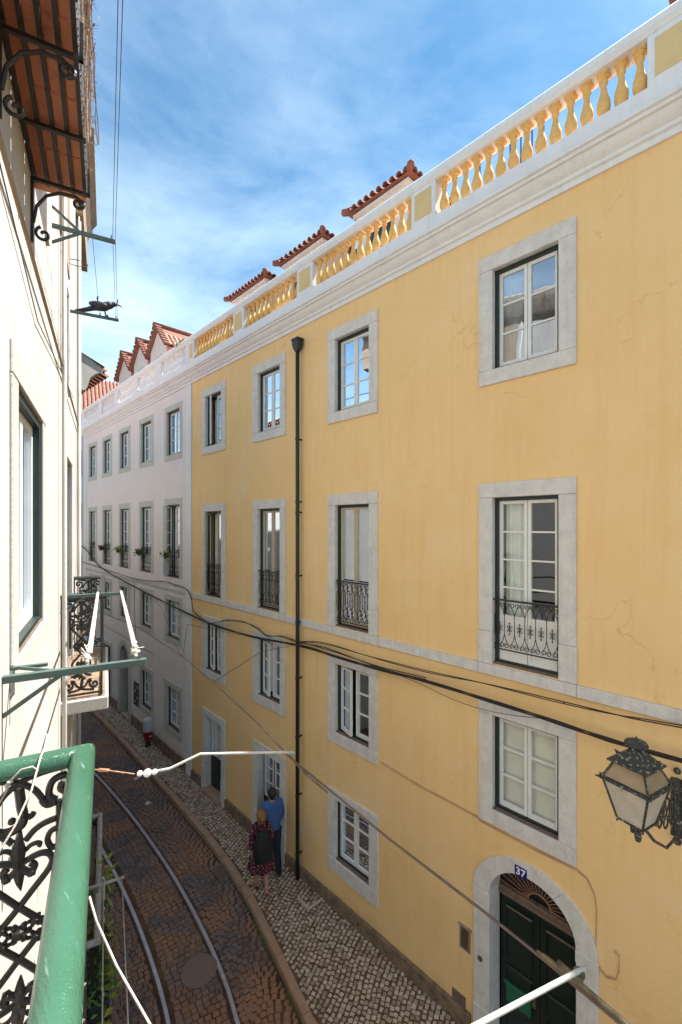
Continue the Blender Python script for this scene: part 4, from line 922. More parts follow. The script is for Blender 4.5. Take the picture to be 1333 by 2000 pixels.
balcony(5.2, 7.25, 5.50, hd=1.04, outer=-.01, label='farther balcony with a black iron grille', slab='creamstone')
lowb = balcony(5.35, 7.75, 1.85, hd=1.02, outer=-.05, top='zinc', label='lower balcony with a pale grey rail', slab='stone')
# upper balcony: underside of terracotta slabs on iron bars and scroll brackets
UZ = CZ + 2.12
ub = empty('balcony', FL @ T(-.2, 1, UZ), cb, label='overhead balcony with terracotta underside on iron bars')
ys_ = [-1.6 + i * .62 for i in range(9)]
yy = -1.4
while yy < 3.25:
    e = yy + .40
    for (xa, xb) in ((-.40, -.115),):
        b = MB(); b.cbox(xa, xb, yy + .006, e - .006, UZ + .012, UZ + .05 + random.uniform(0, .004), .004); obj('terracotta_slab', b, 'brick', ub, FL)
    yy = e
for k in range(5):
    x = -.385 + k * .066; b = MB(); b.box(x - .010, x + .010, -1.4, 3.3, UZ - .012, UZ + .008); obj('iron_bar', b, 'iron', ub, FL)
for s_ in (-1.1, -.3, .5, 1.3, 2.05, 2.8):
    b = MB(); b.box(-.40, -.10, s_ - .012, s_ + .012, UZ - .03, UZ - .0125); obj('cross_bar', b, 'iron', ub, FL)
for s_ in (2.3, 3.22):
    b = MB(); t_ = .009
    b.box(-.40, -.09, s_ - t_, s_ + t_, UZ - .05, UZ - .031); b.box(-.40, -.385, s_ - t_, s_ + t_, UZ - .42, UZ - .05); b.box(-.105, -.09, s_ - t_, s_ + t_, UZ - .05, UZ + .12)
    def tb(pts, r=.009): b.tube([(a, s_, z) for a, z in pts], r, 6)
    tb([(-.385, UZ - .30), (-.37, UZ - .20), (-.32, UZ - .12), (-.25, UZ - .08), (-.17, UZ - .075), (-.13, UZ - .10)])
    tb(spiral((-.155, UZ - .115), .035, .008, R(60), R(-420), 18)); tb(spiral((-.335, UZ - .36), .045, .010, R(110), R(520), 20))
    obj('scroll_bracket', b, 'iron', ub, FL)
b = MB(); xr = -.115
b.tube([(xr, -1.4, UZ + 1.05), (xr, 3.3, UZ + 1.05)], .016, 8); b.tube([(-.4, 3.3, UZ + 1.05), (xr, 3.3, UZ + 1.05)], .016, 8)
for i in range(40): s_ = -1.4 + i * 4.7 / 39; b.tube([(xr, s_, UZ + .05), (xr, s_, UZ + 1.05)], .007, 5)
for i in range(3): b.tube([(-.36 + i * .08, 3.3, UZ + .05), (-.36 + i * .08, 3.3, UZ + 1.05)], .007, 5)
obj('railing', b, 'iron', ub, FL)

def leaves(mb, centre, spread, n, size, droop=0):
    for i in range(n):
        c = Vector(centre) + Vector([random.gauss(0, 1) * q for q in spread]); c.z -= abs(random.gauss(0, 1)) * droop
        u = Vector((random.uniform(-1, 1), random.uniform(-1, 1), random.uniform(-.6, .8))).normalized(); v = u.orthogonal().normalized(); s_ = size * random.uniform(.6, 1.3)
        p = [c - u * s_, c - v * s_ * .42 + u * .1 * s_, c + u * s_, c + v * s_ * .42 + u * .1 * s_]; p[2].z -= s_ * .4
        mb.add([tuple(q) for q in p], [(0, 1, 2, 3)])
# dry plants on the edge of the left building's eave
b = MB()
for i in range(900):
    s_ = random.uniform(1.5, 7.5); x = -.19 + random.uniform(-.08, .03); z = TOP + random.uniform(-.12, .16)
    u = Vector((random.uniform(-.2, 1), random.uniform(-1, 1), random.uniform(-1, .8))).normalized() * random.uniform(.02, .09); p = Vector((x, s_, z)); b.tube([p, p + u * .6, p + u + Vector((.01, 0, -.015))], .0025, 3, cap=False)
obj('dry_weeds', b, 'twig', F=FL, label='dry straw-like weeds hanging along the high eave of the left building', cat='weeds', kind='stuff')
b = MB(); b.tube([(-.17, 3.3, TOP), (-.06, 3.35, TOP - .03), (.0, 3.4, TOP - .14), (.06, 3.4, TOP - .28), (.10, 3.42, TOP - .48), (.12, 3.42, TOP - .62)], [.008, .006, .005, .004, .003, .002], 4)
obj('bare_twig', b, 'thinwire', F=FL, label='long bare twig arching out from the eave against the sky', cat='twig')
# hanging dry creeper on upper balcony
b = MB()
for i in range(14):
    s_ = random.uniform(2.4, 3.3); p = [Vector((-.09 + random.uniform(-.015, .02), s_, UZ + 1.0))]
    for k in range(8): p.append(p[-1] + Vector((random.uniform(-.012, .014), random.uniform(-.03, .03), -.12)))
    b.tube(p, .003, 3, cap=False)
leaves(b, (-.09, 2.6, UZ + .55), (.02, .4, .25), 160, .014)
obj('dry_creeper', b, 'twig', F=FL, label='dried creeper hanging down the railing of the overhead balcony', cat='plant')

# ------------------------------------------------------------------ clothesline arms and lines
GL = 'clothesline arms on the left-hand wall'
def arm(s_, h, ln, label, brace=True, ybrace=False, w_=.014, mt='greenmetal'):
    z = CZ + h; b = MB(); a = empty('clothes_rack', FL @ T(-.4, s_, z), label=label, cat='bracket', group='clothes racks fixed to the left wall')
    b.cbox(-.40, -.40 + ln, s_ - w_, s_ + w_, z - .016, z + .016, .002); obj('arm_bar', b, mt, a, FL)
    if brace:
        b = MB(); b.tube([(-.40, s_, z - .16), (-.19, s_, z - .016)], .012, 4); obj('brace', b, 'greenmetal', a, FL)
        b = MB(); b.cbox(-.40, -.25, s_ + .16, s_ + .18, z - .008, z + .008, .002); b.tube([(-.40, s_ + .2, z), (-.18, s_ + .01, z)], .010, 4); obj('brace', b, 'greenmetal', a, FL)
    if ybrace:
        for dz, ds in ((.16, .0), (-.14, .0)):
            b = MB(); b.tube([(-.40, s_ + ds, z + dz), (-.19, s_, z)], .013, 4); obj('brace', b, 'greenmetal', a, FL)
    for x in (-.40 + ln * .62, -.40 + ln - .03):
        b = MB(); b.tube([(x, s_, z + .01), (x, s_, z + .05)], .006, 5); obj('hook', b, 'greenmetal', a, FL)
    return a
arm(2.4, -.67, .575, 'nearest grey-green clothesline arm with a diagonal brace under the near window')
arm(5.15, -.70, .56, 'grey-green clothesline arm in front of the farther black iron balcony')
arm(4.4, 2.50, .47, 'y-shaped green clothesline arm on the upper wall against the sky', brace=False, ybrace=True)
arm(6.3, 2.60, .54, 'straight thin clothesline arm on the upper wall with the dark bird on it', brace=False)
arm(6.15, -4.36, .60, 'pale clothesline arm on the floor below beside the lower balcony', brace=False, mt='tubewhite', w_=.008)
arm(1.0, -4.36, .60, 'clothesline arm low down under the near balcony', brace=False, mt='tubewhite', w_=.008)
def line(name, pts, r, m, label, cat='clothesline', group=None, F=FL, n=5, sag=0):
    if sag and len(pts) == 2:
        p0, p1 = Vector(pts[0]), Vector(pts[1]); pts = [p0 + (p1 - p0) * t + Vector((0, 0, -sag * 4 * t * (1 - t))) for t in [k / 16 for k in range(17)]]
    b = MB(); b.tube(pts, r, n); return obj(name, b, m, F=F, smooth=True, label=label, cat=cat, group=group)
def knots(mb, c, d, k=6, r=.014):
    for i in range(k): mb.ball(tuple(Vector(c) + Vector(d) * i + Vector([random.uniform(-.006, .006) for _ in range(3)])), r * random.uniform(.7, 1.1), 6)
for (x, lab) in ((.13, 'outer'), (-.08, 'inner')):
    z0, z1 = CZ - .645, CZ - .675; o_ = x
    b = MB(); b.tube([(o_, 2.42, z0), (o_, 2.62, z0), (o_, 5.14, z1)], .0085, 6); b.tube([(o_ + .012, 2.6, z0 - .002), (o_ + .012, 5.14, z1)], .006, 5); knots(b, (o_, 2.45, z0 + .006), (0, .03, .002), 7, .017)
    for k in range(5): b.tube([(o_, 2.5 + .02 * k, z0), (o_ + random.uniform(-.05, .05), 2.5 + .03 * k, z0 + random.uniform(-.03, .05))], .003, 4)
    obj('clothesline', b, 'rope', F=FL, smooth=True, label='%s of the two thick white clotheslines strung between the two green arms' % lab, cat='clothesline', group='clotheslines along the left building')
for (x, lab) in ((.125, 'outermost'), (.105, 'outer'), (-.075, 'inner')):
    xa = x if x > 0 else -.11
    b = MB(); pts = [(x, 6.3, CZ + 2.62), (xa - (.055 if x > 0 else 0), 4.4, CZ + 2.55), (xa - (.055 if x > 0 else .0) + .0, .4, CZ + 2.5)]
    b.tube(pts, .0028, 4)
    if lab != 'outer': knots(b, (x - .012, 5.75, CZ + 2.60), (0, .03, 0), 6, .010)
    obj('clothesline', b, 'thinwire', F=FL, label='%s thin clothesline running up past the upper arms' % lab, cat='clothesline', group='clotheslines along the left building')
for (x, lab) in ((.17, 'outer'), (-.03, 'inner')):
    b = MB(); b.tube([(x, 6.15, CZ - 4.34), (x, 4, CZ - 4.36), (x, 1.0, CZ - 4.34)], .007, 5); knots(b, (x, 4.9, CZ - 4.35), (0, -.07, 0), 4, .012)
    obj('clothesline', b, 'rope', F=FL, smooth=True, label='%s white line strung over the street from the low pale arm' % lab, cat='clothesline', group='clotheslines along the left building')
b = MB(); b.tube([(-.035, 1.2, 6.38), (-.02, 1.17, 6.34), (.02, 1.1, 6.28), (.08, .95, 6.26), (.16, .6, 6.25), (.22, .1, 6.25)], .0026, 6)
obj('clothesline', b, 'rope', F=FL, smooth=True, label='pale cord tied to the green handrail and running down right of it', cat='clothesline', group='clotheslines along the left building')
zr = 6.57
b = MB()
b.tube([(-.165, 1.68, zr + .02), (-.165, 1.62, zr + .008), (-.17, 1.56, zr + .004), (-.18, 1.47, zr - .04), (-.21, 1.42, zr - .10), (-.26, 1.40, zr - .18), (-.34, 1.40, zr - .30)], .0028, 5)
b.tube([(-.172, 1.53, zr - .02), (-.185, 1.52, zr + .0), (-.21, 1.52, zr - .002), (-.235, 1.53, zr - .03), (-.25, 1.55, zr - .07), (-.27, 1.56, zr - .11)], .0025, 5); knots(b, (-.232, 1.53, zr - .03), (-.004, 0, -.004), 3, .006)
obj('cord', b, 'rope', F=FL, smooth=True, label='thin white cord knotted round the green handrail near its corner', cat='cord')
# wire hoop on the wall
b = MB(); b.tube([(-.30 + .11 * math.cos(t), 6.0 + .05 * math.sin(t), CZ + 3.05 + .06 * math.sin(t)) for t in [k * math.pi / 9 for k in range(19)]], .005, 5); b.tube([(-.4, 6.0, CZ + 3.05), (-.41 + .0, 6, CZ + 3.05)], .004, 4)
b.tube([(-.41, 6.0, CZ + 3.05), (-.41 + .01, 6.0, CZ + 3.05), (-.40, 6.0, CZ + 3.05)], .004, 4)
obj('wire_hoop', b, 'iron', F=FL, label='small iron wire hoop sticking out of the wall above the bird', cat='hoop')

# ------------------------------------------------------------------ bird
def skin_mesh(name, pts, edges, radii, root=0, sub=2):
    me = bpy.data.meshes.new(name); me.from_pydata([tuple(p) for p in pts], edges, []); o = bpy.data.objects.new(name, me); C.objects.link(o)
    md = o.modifiers.new('s', 'SKIN'); 
    for i, r in enumerate(radii):
        rr = r if isinstance(r, tuple) else (r, r); me.skin_vertices[0].data[i].radius = rr
    me.skin_vertices[0].data[root].use_root = True; md.use_smooth_shade = True
    s2 = o.modifiers.new('d', 'SUBSURF'); s2.levels = sub; s2.render_levels = sub
    dg = bpy.context.evaluated_depsgraph_get(); dg.update(); nm = bpy.data.meshes.new_from_object(o.evaluated_get(dg))
    mb = MB(); mb.add([v.co[:] for v in nm.vertices], [tuple(p.vertices) for p in nm.polygons]); bpy.data.objects.remove(o); return mb
BX = FL @ T(-.07, 6.3, CZ + 2.63) @ Rz(R(-8)) @ Matrix.Scale(1.12, 4)
bird = empty('bird', BX, label='dark crow-like bird perched on the thin upper clothesline arm', cat='bird')
b = skin_mesh('b', [(-.15, 0, .03), (-.08, 0, .055), (0, 0, .085), (.07, 0, .10), (.115, 0, .125), (.15, 0, .14), (.175, 0, .135)], [(i, i + 1) for i in range(6)], [(.012, .018), (.022, .03), (.045, .042), (.052, .045), (.036, .032), (.03, .03), (.014, .014)], 3)
obj('body', b, 'bird', bird, BX, smooth=True)
b = MB(); b.tube([(.17, 0, .14), (.21, 0, .125), (.235, 0, .105)], [.011, .007, .002], 6); obj('beak', b, 'iron', bird, BX)
b = MB(); b.add([(-.07, -.03, .07), (-.07, .03, .07), (-.24, .035, .0), (-.24, -.035, .0), (-.07, -.03, .04), (-.07, .03, .04), (-.24, .035, -.012), (-.24, -.035, -.012)], [(0, 1, 2, 3), (4, 7, 6, 5), (0, 3, 7, 4), (1, 5, 6, 2), (2, 6, 7, 3)]); obj('tail', b, 'bird', bird, BX)
for sg in (-1, 1):
    b = MB(); b.ball((-.01, sg * .042, .09), .09, 12, 1.1, .16, .42); obj('wing', b, 'bird', bird, BX, smooth=True)
    b = MB(); b.tube([(.05, sg * .018, .06), (.055, sg * .018, -.005)], .006, 5)
    for k in (-1, 0, 1): b.tube([(.055, sg * .018, -.003), (.085, sg * .018 + k * .012, -.008)], .004, 4)
    obj('leg', b, 'iron', bird, BX)
    b = MB(); b.ball((.155, sg * .024, .145), .004, 6); obj('eye', b, 'enamelwhite', bird, BX)

# ------------------------------------------------------------------ lower planters on the left
def plant(F, c, n, spr, sz, m, label, name='potted_plant', pot=True, group=None, droop=.05, flowers=None):
    e = empty(name, F @ T(*c), label=label, cat='plant', group=group)
    if pot:
        b = MB(); b.lathe([(.055, -.13), (.06, -.12), (.08, 0), (.085, .0), (.085, .015), (.06, .012)], 12, c); obj('pot', b, 'pot', e, F)
    b = MB()
    for k in range(7): b.tube([(c[0], c[1], c[2]), (c[0] + random.gauss(0, spr[0] * .7), c[1] + random.gauss(0, spr[1] * .7), c[2] + random.uniform(-.02, spr[2] * 1.5))], .003, 4)
    obj('stem', b, 'leaf', e, F)
    b = MB(); leaves(b, (c[0], c[1], c[2] + spr[2] * .6), spr, n, sz, droop); obj('foliage', b, m, e, F)
    if flowers: b = MB(); leaves(b, (c[0], c[1], c[2] + spr[2] * .9), (spr[0] * .7, spr[1] * .7, spr[2] * .5), flowers[1], sz * .8); obj('flowers', b, flowers[0], e, F)
    return e
b = MB(); b.cbox(-.16, .03, 5.30, 6.30, 1.98, 2.24, .008); tl = obj('planter_box', b, 'dgreen', F=FL, label='long dark planter trough at the near end of the lower balcony', cat='planter')
b = MB(); b.box(-.14, .01, 5.32, 6.28, 2.2405, 2.250); obj('soil', b, 'soil', tl, FL)
b = MB(); b.cbox(-.34, -.14, 6.5, 7.5, 2.55, 2.80, .01); b.cbox(-.32, -.16, 6.52, 7.48, 2.80, 2.806, .002); obj('planter_box', b, 'sillwood', F=FL, label='brown wooden crate behind the far end of the lower balcony rail', cat='planter')
plant(FL, (-.10, 6.2, 2.30), 260, (.05, .12, .16), .045, 'leaf', 'bright green leafy plant by the middle of the lower balcony rail', pot=False)
plant(FL, (-.07, 5.55, 2.28), 220, (.05, .16, .10), .04, 'leaf', 'dark green creeper filling the near half of the long trough', pot=False)
plant(FL, (.02, 5.7, 2.25), 60, (.05, .3, .10), .06, 'leafy', 'yellowing vine leaves spilling over the street side of the trough', pot=False, droop=.15)
plant(FL, (.03, 6.35, 2.75), 30, (.04, .10, .16), .05, 'leafy', 'sparse yellow vine leaves twined on the lower balcony rail', pot=False, droop=.1)
plant(FL, (.08, 5.5, 2.55), 24, (.03, .08, .05), .03, 'redbr', 'small reddish sprig hanging outside the lower balcony', pot=False, droop=.05)
# flower pots on the pink building's guards
fl = [(PY[0], 'leafy', None, 'yellow-green plant on the guard of the pink building nearest the yellow house'), (PY[1], 'leaf', 'redfl', 'bright red geranium on the second pink-building guard'), (PY[2], 'leafy', None, 'yellow-green plant on the third pink-building guard'), (PY[3], 'redbr', None, 'rusty red plant on the fourth pink-building guard')]
for (yc, m_, fm, lab) in fl: plant(FY, (-.14, yc + .28, 6.36), 150, (.06, .09, .045), .045, m_, lab, 'flower_pot', group='flower pots on the pink building guards', flowers=(fm, 90) if fm else None)
plant(FY, (-.1, 12.9, CZ + 5.42), 30, (.06, .16, .05), .06, 'leaf', 'small weed growing on the coping where pink and yellow buildings meet', 'coping_weed', pot=False, droop=.05)
plant(FY, (.45, 8.1, CZ + 4.75), 80, (.1, .2, .18), .07, 'leafy', 'green plant showing between the balusters on the roof terrace', 'terrace_plant', pot=True, droop=.05)

# ------------------------------------------------------------------ street lamp
LF = T(4.25, .96, 4.85) @ Rz(R(-14)) @ Matrix.Scale(.93, 4); LB = FY @ T(0, .93, 0)
lamp = empty('street_lamp', T(4.25, .96, 4.7), label='old square lantern street lamp on an ornate wall bracket at the right edge', cat='street lamp')
w0, w1, w2, w3 = .105, .185, .20, .12      # bottom, shoulder, rim, upper glass top
z1_, z2_, z3_ = .335, .36, .50
def quadframe(mb, a, za, c, zb_, r):
    for (i, j) in ((-1, -1), (1, -1), (1, 1), (-1, 1)): mb.tube([(i * a, j * a, za), (i * c, j * c, zb_)], r, 5)
b = MB(); quadframe(b, w0, 0, w1, z1_, .010); quadframe(b, w1, z2_, w3, z3_, .010)
for (a, z, r) in ((w0, 0, .011), (w2, z1_ + .01, .016), (w3, z3_, .010)):
    for (p, q) in (((-1, -1), (1, -1)), ((1, -1), (1, 1)), ((1, 1), (-1, 1)), ((-1, 1), (-1, -1))): b.tube([(p[0] * a, p[1] * a, z), (q[0] * a, q[1] * a, z)], r, 4)
for (i, j) in ((-1, -1), (1, -1), (1, 1), (-1, 1)):
    b.tube([(i * w2, j * w2, z1_ + .01), (i * (w2 + .03), j * (w2 + .03), z1_ + .015)], [.014, .004], 5); b.ball((i * w2, j * w2, z1_ + .04), .010, 6); b.ball((i * w0, j * w0, -.02), .011, 6)
obj('lantern_frame', b, 'lampiron', lamp, LF)
def pane4(a, za, c, zb_, m, nm):
    for k in range(4):
        p = [(-a, -a, za), (a, -a, za), (c, -c, zb_), (-c, -c, zb_)]; b = MB(); b.add(p, [(0, 1, 2, 3)]); obj(nm, b, m, lamp, LF @ Rz(k * math.pi / 2))
pane4(w0 - .003, .004, w1 - .004, z1_, 'lampglass', 'lower_pane'); pane4(w1 - .006, z2_, w3 - .004, z3_, 'amber', 'upper_pane')
b = MB(); vs = []
for (a, z) in ((.165, z3_ + .0), (.165, z3_ + .012), (.12, z3_ + .04), (.07, z3_ + .09), (.045, z3_ + .12)):
    vs += [(-a, -a, z), (a, -a, z), (a, a, z), (-a, a, z)]
b.add(vs, [(4 * i + k, 4 * i + (k + 1) % 4, 4 * i + 4 + (k + 1) % 4, 4 * i + 4 + k) for i in range(4) for k in range(4)] + [(0, 3, 2, 1)])
for k in range(8): an = k * math.pi / 4; b.tube([(.15 * math.cos(an), .15 * math.sin(an), z3_ + .02), (.155 * math.cos(an) * 1.2, .155 * math.sin(an) * 1.2, z3_ + .045)], [.02, .002], 4)
obj('lantern_roof', b, 'lampiron', lamp, LF)
b = MB(); b.lathe([(.045, 0), (.04, .02), (.075, .04), (.095, .055), (.08, .08), (.04, .095), (.012, .11), (.0, .13)], 14, (0, 0, z3_ + .11)); obj('lantern_cap', b, 'lampiron', lamp, LF, smooth=40)
b = MB(); b.lathe([(.0, -.15), (.022, -.14), (.028, -.10), (.02, -.04), (.03, 0)], 10, (-.05, -.04, 0)); b.lathe([(.0, -.16), (.022, -.15), (.026, -.10), (.018, -.04), (.03, 0)], 10, (.05, .05, 0)); b.box(-.09, .09, -.09, .09, -.012, .0)
b.tube([(-.09, -.09, -.01), (-.08, -.06, -.05), (-.05, -.04, -.06)], .006, 5); obj('pendant', b, 'lampiron', lamp, LF)
b = MB(); 
b.tube([(-.05, 0, 3.95), (-.05, 0, 4.62)], .024, 8); b.ball((-.05, 0, 4.70), .035, 12); b.ball((-.05, 0, 3.97), .04, 12); b.box(-.03, 0, -.06, .06, 4.0, 4.6)
obj('back_plate', b, 'lampiron', lamp, LB, smooth=40)
b = MB()
b.tube([(-.05, 0, 4.60), (-.5, .01, 4.78), (-1.0, .02, 4.84), (-1.5, .03, 4.83)], .014, 6); b.tube([(-.05, 0, 4.02), (-.5, .01, 4.12), (-.95, .02, 4.40), (-1.42, .03, 4.78)], .014, 6)
for (x, z, r) in ((-.22, 4.38, .15), (-.50, 4.46, .14), (-.77, 4.56, .11), (-1.0, 4.66, .08)):
    b.tube([(x + r * math.cos(t), .01, z + r * math.sin(t)) for t in [k * math.pi / 7 for k in range(15)]], .009, 5, cap=False)
    for k in range(4): an = k * math.pi / 2 + .4; b.tube([(x, .01, z), (x + r * math.cos(an), .01, z + r * math.sin(an))], .008, 4, cap=False)
obj('scroll_bracket', b, 'lampiron', lamp, LB)

# ------------------------------------------------------------------ overhead cables
def cable_bundle(name, pts, r, label, strands=3, off=.15, m='cable'):
    P = [(-off, y, z) for y, z in pts]; b = MB(); sm = []
    for i in range(len(P) - 1):
        p0, p1, p2, p3 = P[max(i - 1, 0)], P[i], P[i + 1], P[min(i + 2, len(P) - 1)]
        for j in range(6):
            t = j / 6; sm.append([.5 * (2 * p1[d] + (-p0[d] + p2[d]) * t + (2 * p0[d] - 5 * p1[d] + 4 * p2[d] - p3[d]) * t * t + (-p0[d] + 3 * p1[d] - 3 * p2[d] + p3[d]) * t**3) for d in range(3)])
    sm.append(list(P[-1]))
    for k in range(strands):
        ph = k * 2 * math.pi / strands; b.tube([(p[0] + r * 1.3 * math.cos(ph + i * .25), p[1], p[2] + r * 1.5 * math.sin(ph + i * .25)) for i, p in enumerate(sm)], r * (.9 if k else 1), 5)
    for i in range(4, len(sm), 9): b.ball(sm[i], r * 2.1, 6, 1, .7, 1)
    return obj(name, b, m, F=FY, smooth=True, label=label, cat='cable', group='cables along the facades')
cable_bundle('cable_bundle', [(24, 6.4), (22.54, 6.14), (20.25, 5.48), (15.19, 4.98), (11.8, 4.72), (10.36, 4.66), (8.7, 4.70), (7.02, 4.83), (5.97, 4.83), (5.08, 4.84), (4.03, 4.88), (3.1, 4.88), (2.27, 4.87), (1.69, 4.85), (1.29, 4.85), (.5, 4.88), (-2, 5.0)], .011, 'thick lower bundle of black cables sagging across the yellow facade', 4)
cable_bundle('cable_bundle', [(23.5, 5.56), (22.83, 5.54), (17.26, 5.37), (15.27, 5.40), (13.9, 5.50), (13.23, 5.46), (12.45, 5.43), (12.1, 5.2), (11.96, 4.86), (11.5, 4.72), (10.96, 4.66), (10.15, 4.86), (9.3, 4.95), (8.75, 4.90), (8.33, 4.80), (7.8, 4.88), (7.23, 4.87), (6.6, 4.90), (6.14, 4.90), (5, 4.86), (4.05, 4.90)], .009, 'wavy black cable clipped under the pink building guards', 2, .10)
cable_bundle('cable_bundle', [(7.23, 4.87), (6.4, 5.0), (5.2, 5.0), (4.05, 5.02), (3.11, 5.08), (2.15, 5.11), (1.49, 5.14), (.88, 5.20), (-2, 5.5)], .0075, 'upper thin pair of black cables just below the stone string course', 2, .12)
cable_bundle('thin_cable', [(4.9, 4.86), (4.2, 4.80), (3.5, 4.72), (2.9, 4.74), (2.3, 4.84)], .004, 'single thin wire looping below the cable bundle over the lower window', 1, .12)
b = MB()
for dz in (0, .022):
    b.tube([(-.012, y, z + dz) for y, z in [(5.05, 3.19), (4.32, 3.13), (3.22, 3.11), (3.18, 3.08), (2.44, 3.07), (1.93, 3.09), (1.80, 3.05), (1.72, 2.9), (1.70, 2.75), (1.71, 2.31), (1.68, 2.1), (1.6, 2.03), (1.5, 2.08), (1.47, 2.2), (1.47, 2.37), (1.52, 2.39)]], .006, 5)
obj('wall_cable', b, 'teltel', F=FY, label='painted-over cable run along the yellow wall and round the arched door', cat='cable')
b = MB(); b.tube([(-.012, 15.0, 2.95), (-.012, 17.3, 3.0), (-.012, 22.5, 3.1)], .006, 4); b.tube([(-.012, 16.9, 5.2), (-.015, 16.9, 4.0), (-.012, 16.7, 3.1)], .008, 4)
obj('wall_cable', b, 'cable', F=FY, label='thin cable run along the pink wall above its ground floor', cat='cable')
TZ = 5.55
def wirel(name, pts, r, label, m='wire', cat='wire'): return line(name, pts, r, m, label, cat, F=I4, n=6)
wirel('tram_wire', [(2.2, 16, TZ), (2.6, 11, TZ), (2.7, 7.75, TZ), (2.52, 5.62, TZ), (2.30, 4.23, TZ), (2.14, 3.3, TZ), (1.99, 2.63, TZ), (1.86, 1.56, TZ), (1.81, .96, TZ), (1.78, .70, TZ), (1.72, .30, TZ), (1.6, -.6, TZ), (1.0, -4, TZ)], .0065, 'copper tram contact wire following the curve of the track')
b = MB(); b.tube([(1.785, .74, TZ + .012), (1.78, .70, TZ + .014), (1.765, .58, TZ + .016), (1.74, .42, TZ + .014), (1.73, .34, TZ + .010)], [.005, .010, .012, .010, .004], 7); b.tube([(1.785, .66, TZ + .022), (1.77, .57, TZ + .022)], .012, 6); obj('wire_splice', b, 'bronze', F=I4, smooth=True, label='long bronze splice clamp on the tram wire at the lower right', cat='clamp')
b = MB(); b.tube([(1.99, 2.63, TZ + .01), (1.92, 2.35, TZ + .012), (1.89, 2.1, TZ + .01)], [.006, .010, .005], 6); obj('wire_splice', b, 'bronze', F=I4, smooth=True, label='small clamp on the tram wire next to the bent white tube', cat='clamp')
a = empty('tram_wire_holder', T(1.99, 2.63, TZ), label='bent white steady arm holding the tram wire in mid picture', cat='wire holder', group='holders of the tram wire')
b = MB(); b.tube([(2.02, 2.60, TZ + .03), (1.96, 2.66, TZ + .035), (1.50, 3.05, TZ + .04), (1.30, 3.10, TZ - .01), (1.20, 3.16, TZ - .02)], .0095, 8); obj('tube', b, 'tubewhite', a, smooth=True)
b = MB(); b.ball((1.17, 3.17, TZ - .02), .028, 12); b.ball((1.13, 3.2, TZ - .02), .02, 12); b.ball((1.21, 3.145, TZ - .018), .02, 12); obj('insulator', b, 'enamelwhite', a, smooth=True)
b = MB(); b.tube([(1.10, 3.22, TZ - .02), (.98, 3.37, TZ - .01), (.93, 3.43, TZ - .01), (.45, 3.95, TZ)], .004, 5); knots(b, (1.08, 3.24, TZ - .02), (-.035, .05, .001), 5, .007); b.tube([(.98, 3.37, TZ - .01), (.93, 3.43, TZ - .01)], .011, 6); obj('anchor_wire', b, 'insul', a, smooth=True)
a = empty('tram_wire_holder', T(1.8, .6, TZ), label='straight grey-white steady arm at the bottom right corner', cat='wire holder', group='holders of the tram wire')
b = MB(); b.tube([(1.83, .575, TZ + .03), (1.79, .59, TZ + .035), (1.41, .75, TZ + .02), (.6, 1.08, TZ)], .0092, 8); obj('tube', b, 'tubewhite', a, smooth=True)
b = MB(); b.ball((1.80, .59, TZ + .02), .022, 12); obj('clamp', b, 'bronze', a, smooth=True)
b = MB(); b.tube([(.6, 1.08, TZ), (.0, 1.3, TZ)], .006, 5); obj('anchor_wire', b, 'insul', a)
wirel('span_wire', [(2.52, 5.62, TZ), (3.5, 7.6, TZ - .05), (5.66, 9.45, 4.62)], .0045, 'thin span wire from the tram wire up to the cables, farther one', 'thinwire')
wirel('span_wire', [(2.34, 4.42, TZ + .02), (3.6, 5.4, TZ - .1), (5.66, 7.1, 4.85)], .0045, 'thin span wire from the tram wire to the downpipe', 'thinwire')
wirel('span_wire', [(2.50, 5.64, TZ), (3.6, 9.0, TZ + .05), (5.66, 15.6, 5.0)], .004, 'thin span wire slanting towards the pink building', 'thinwire')

# ------------------------------------------------------------------ hydrant, litter
HX = T(5.55, 15.0, 0); h = empty('fire_hydrant', HX, label='red street hydrant with a rounded grey-white cap against the pink wall', cat='hydrant')
b = MB(); b.lathe([(.10, 0), (.10, .03), (.075, .05), (.075, .16), (.09, .18)], 16, (0, 0, 0)); obj('base', b, 'pot', h, HX, smooth=40)
b = MB(); b.lathe([(.09, .18), (.12, .22), (.125, .42), (.14, .45), (.14, .50)], 16); b.tube([(-.12, 0, .38), (-.18, 0, .38)], .04, 10); b.tube([(0, -.12, .38), (0, -.18, .38)], .04, 10); obj('body', b, 'hred', h, HX, smooth=40)
b = MB(); b.box(-.187, -.181, -.012, .012, .33, .36); b.box(-.02, .03, -.188, -.181, .36, .40); obj('white_mark', b, 'enamelwhite', h, HX)
b = MB(); b.lathe([(.15, .50), (.155, .52), (.155, .82), (.145, .87), (.11, .91), (.05, .93), (.0, .935)], 20); obj('cap', b, 'hwhite', h, HX, smooth=40)
for i, (x, y, lab) in enumerate(((4.62, 13.4, 'crumpled white paper litter in the gutter by the far kerb'), (4.45, 12.0, 'flat grey scrap of litter on the road near the far kerb'))):
    b = MB(); b.ball((x, y, RZ + .05), .07, 12, 1, 1, .5 if i == 0 else .12); 
    b.v = [(v[0] + random.uniform(-.012, .012), v[1] + random.uniform(-.012, .012), max(RZ + .003, v[2] + random.uniform(-.012, .012))) for v in b.v]; obj('litter', b, 'litter', label=lab, cat='litter')
# gutter weeds
b = MB()
for i in range(26): yy = random.uniform(5.2, 7.6); leaves(b, (kx(yy) - .02, yy, RZ + .012), (.012, .03, .006), 8, .014)
obj('gutter_weeds', b, 'leaf', label='tiny dark weeds growing in the gutter joint along the kerb', cat='weeds', kind='stuff')

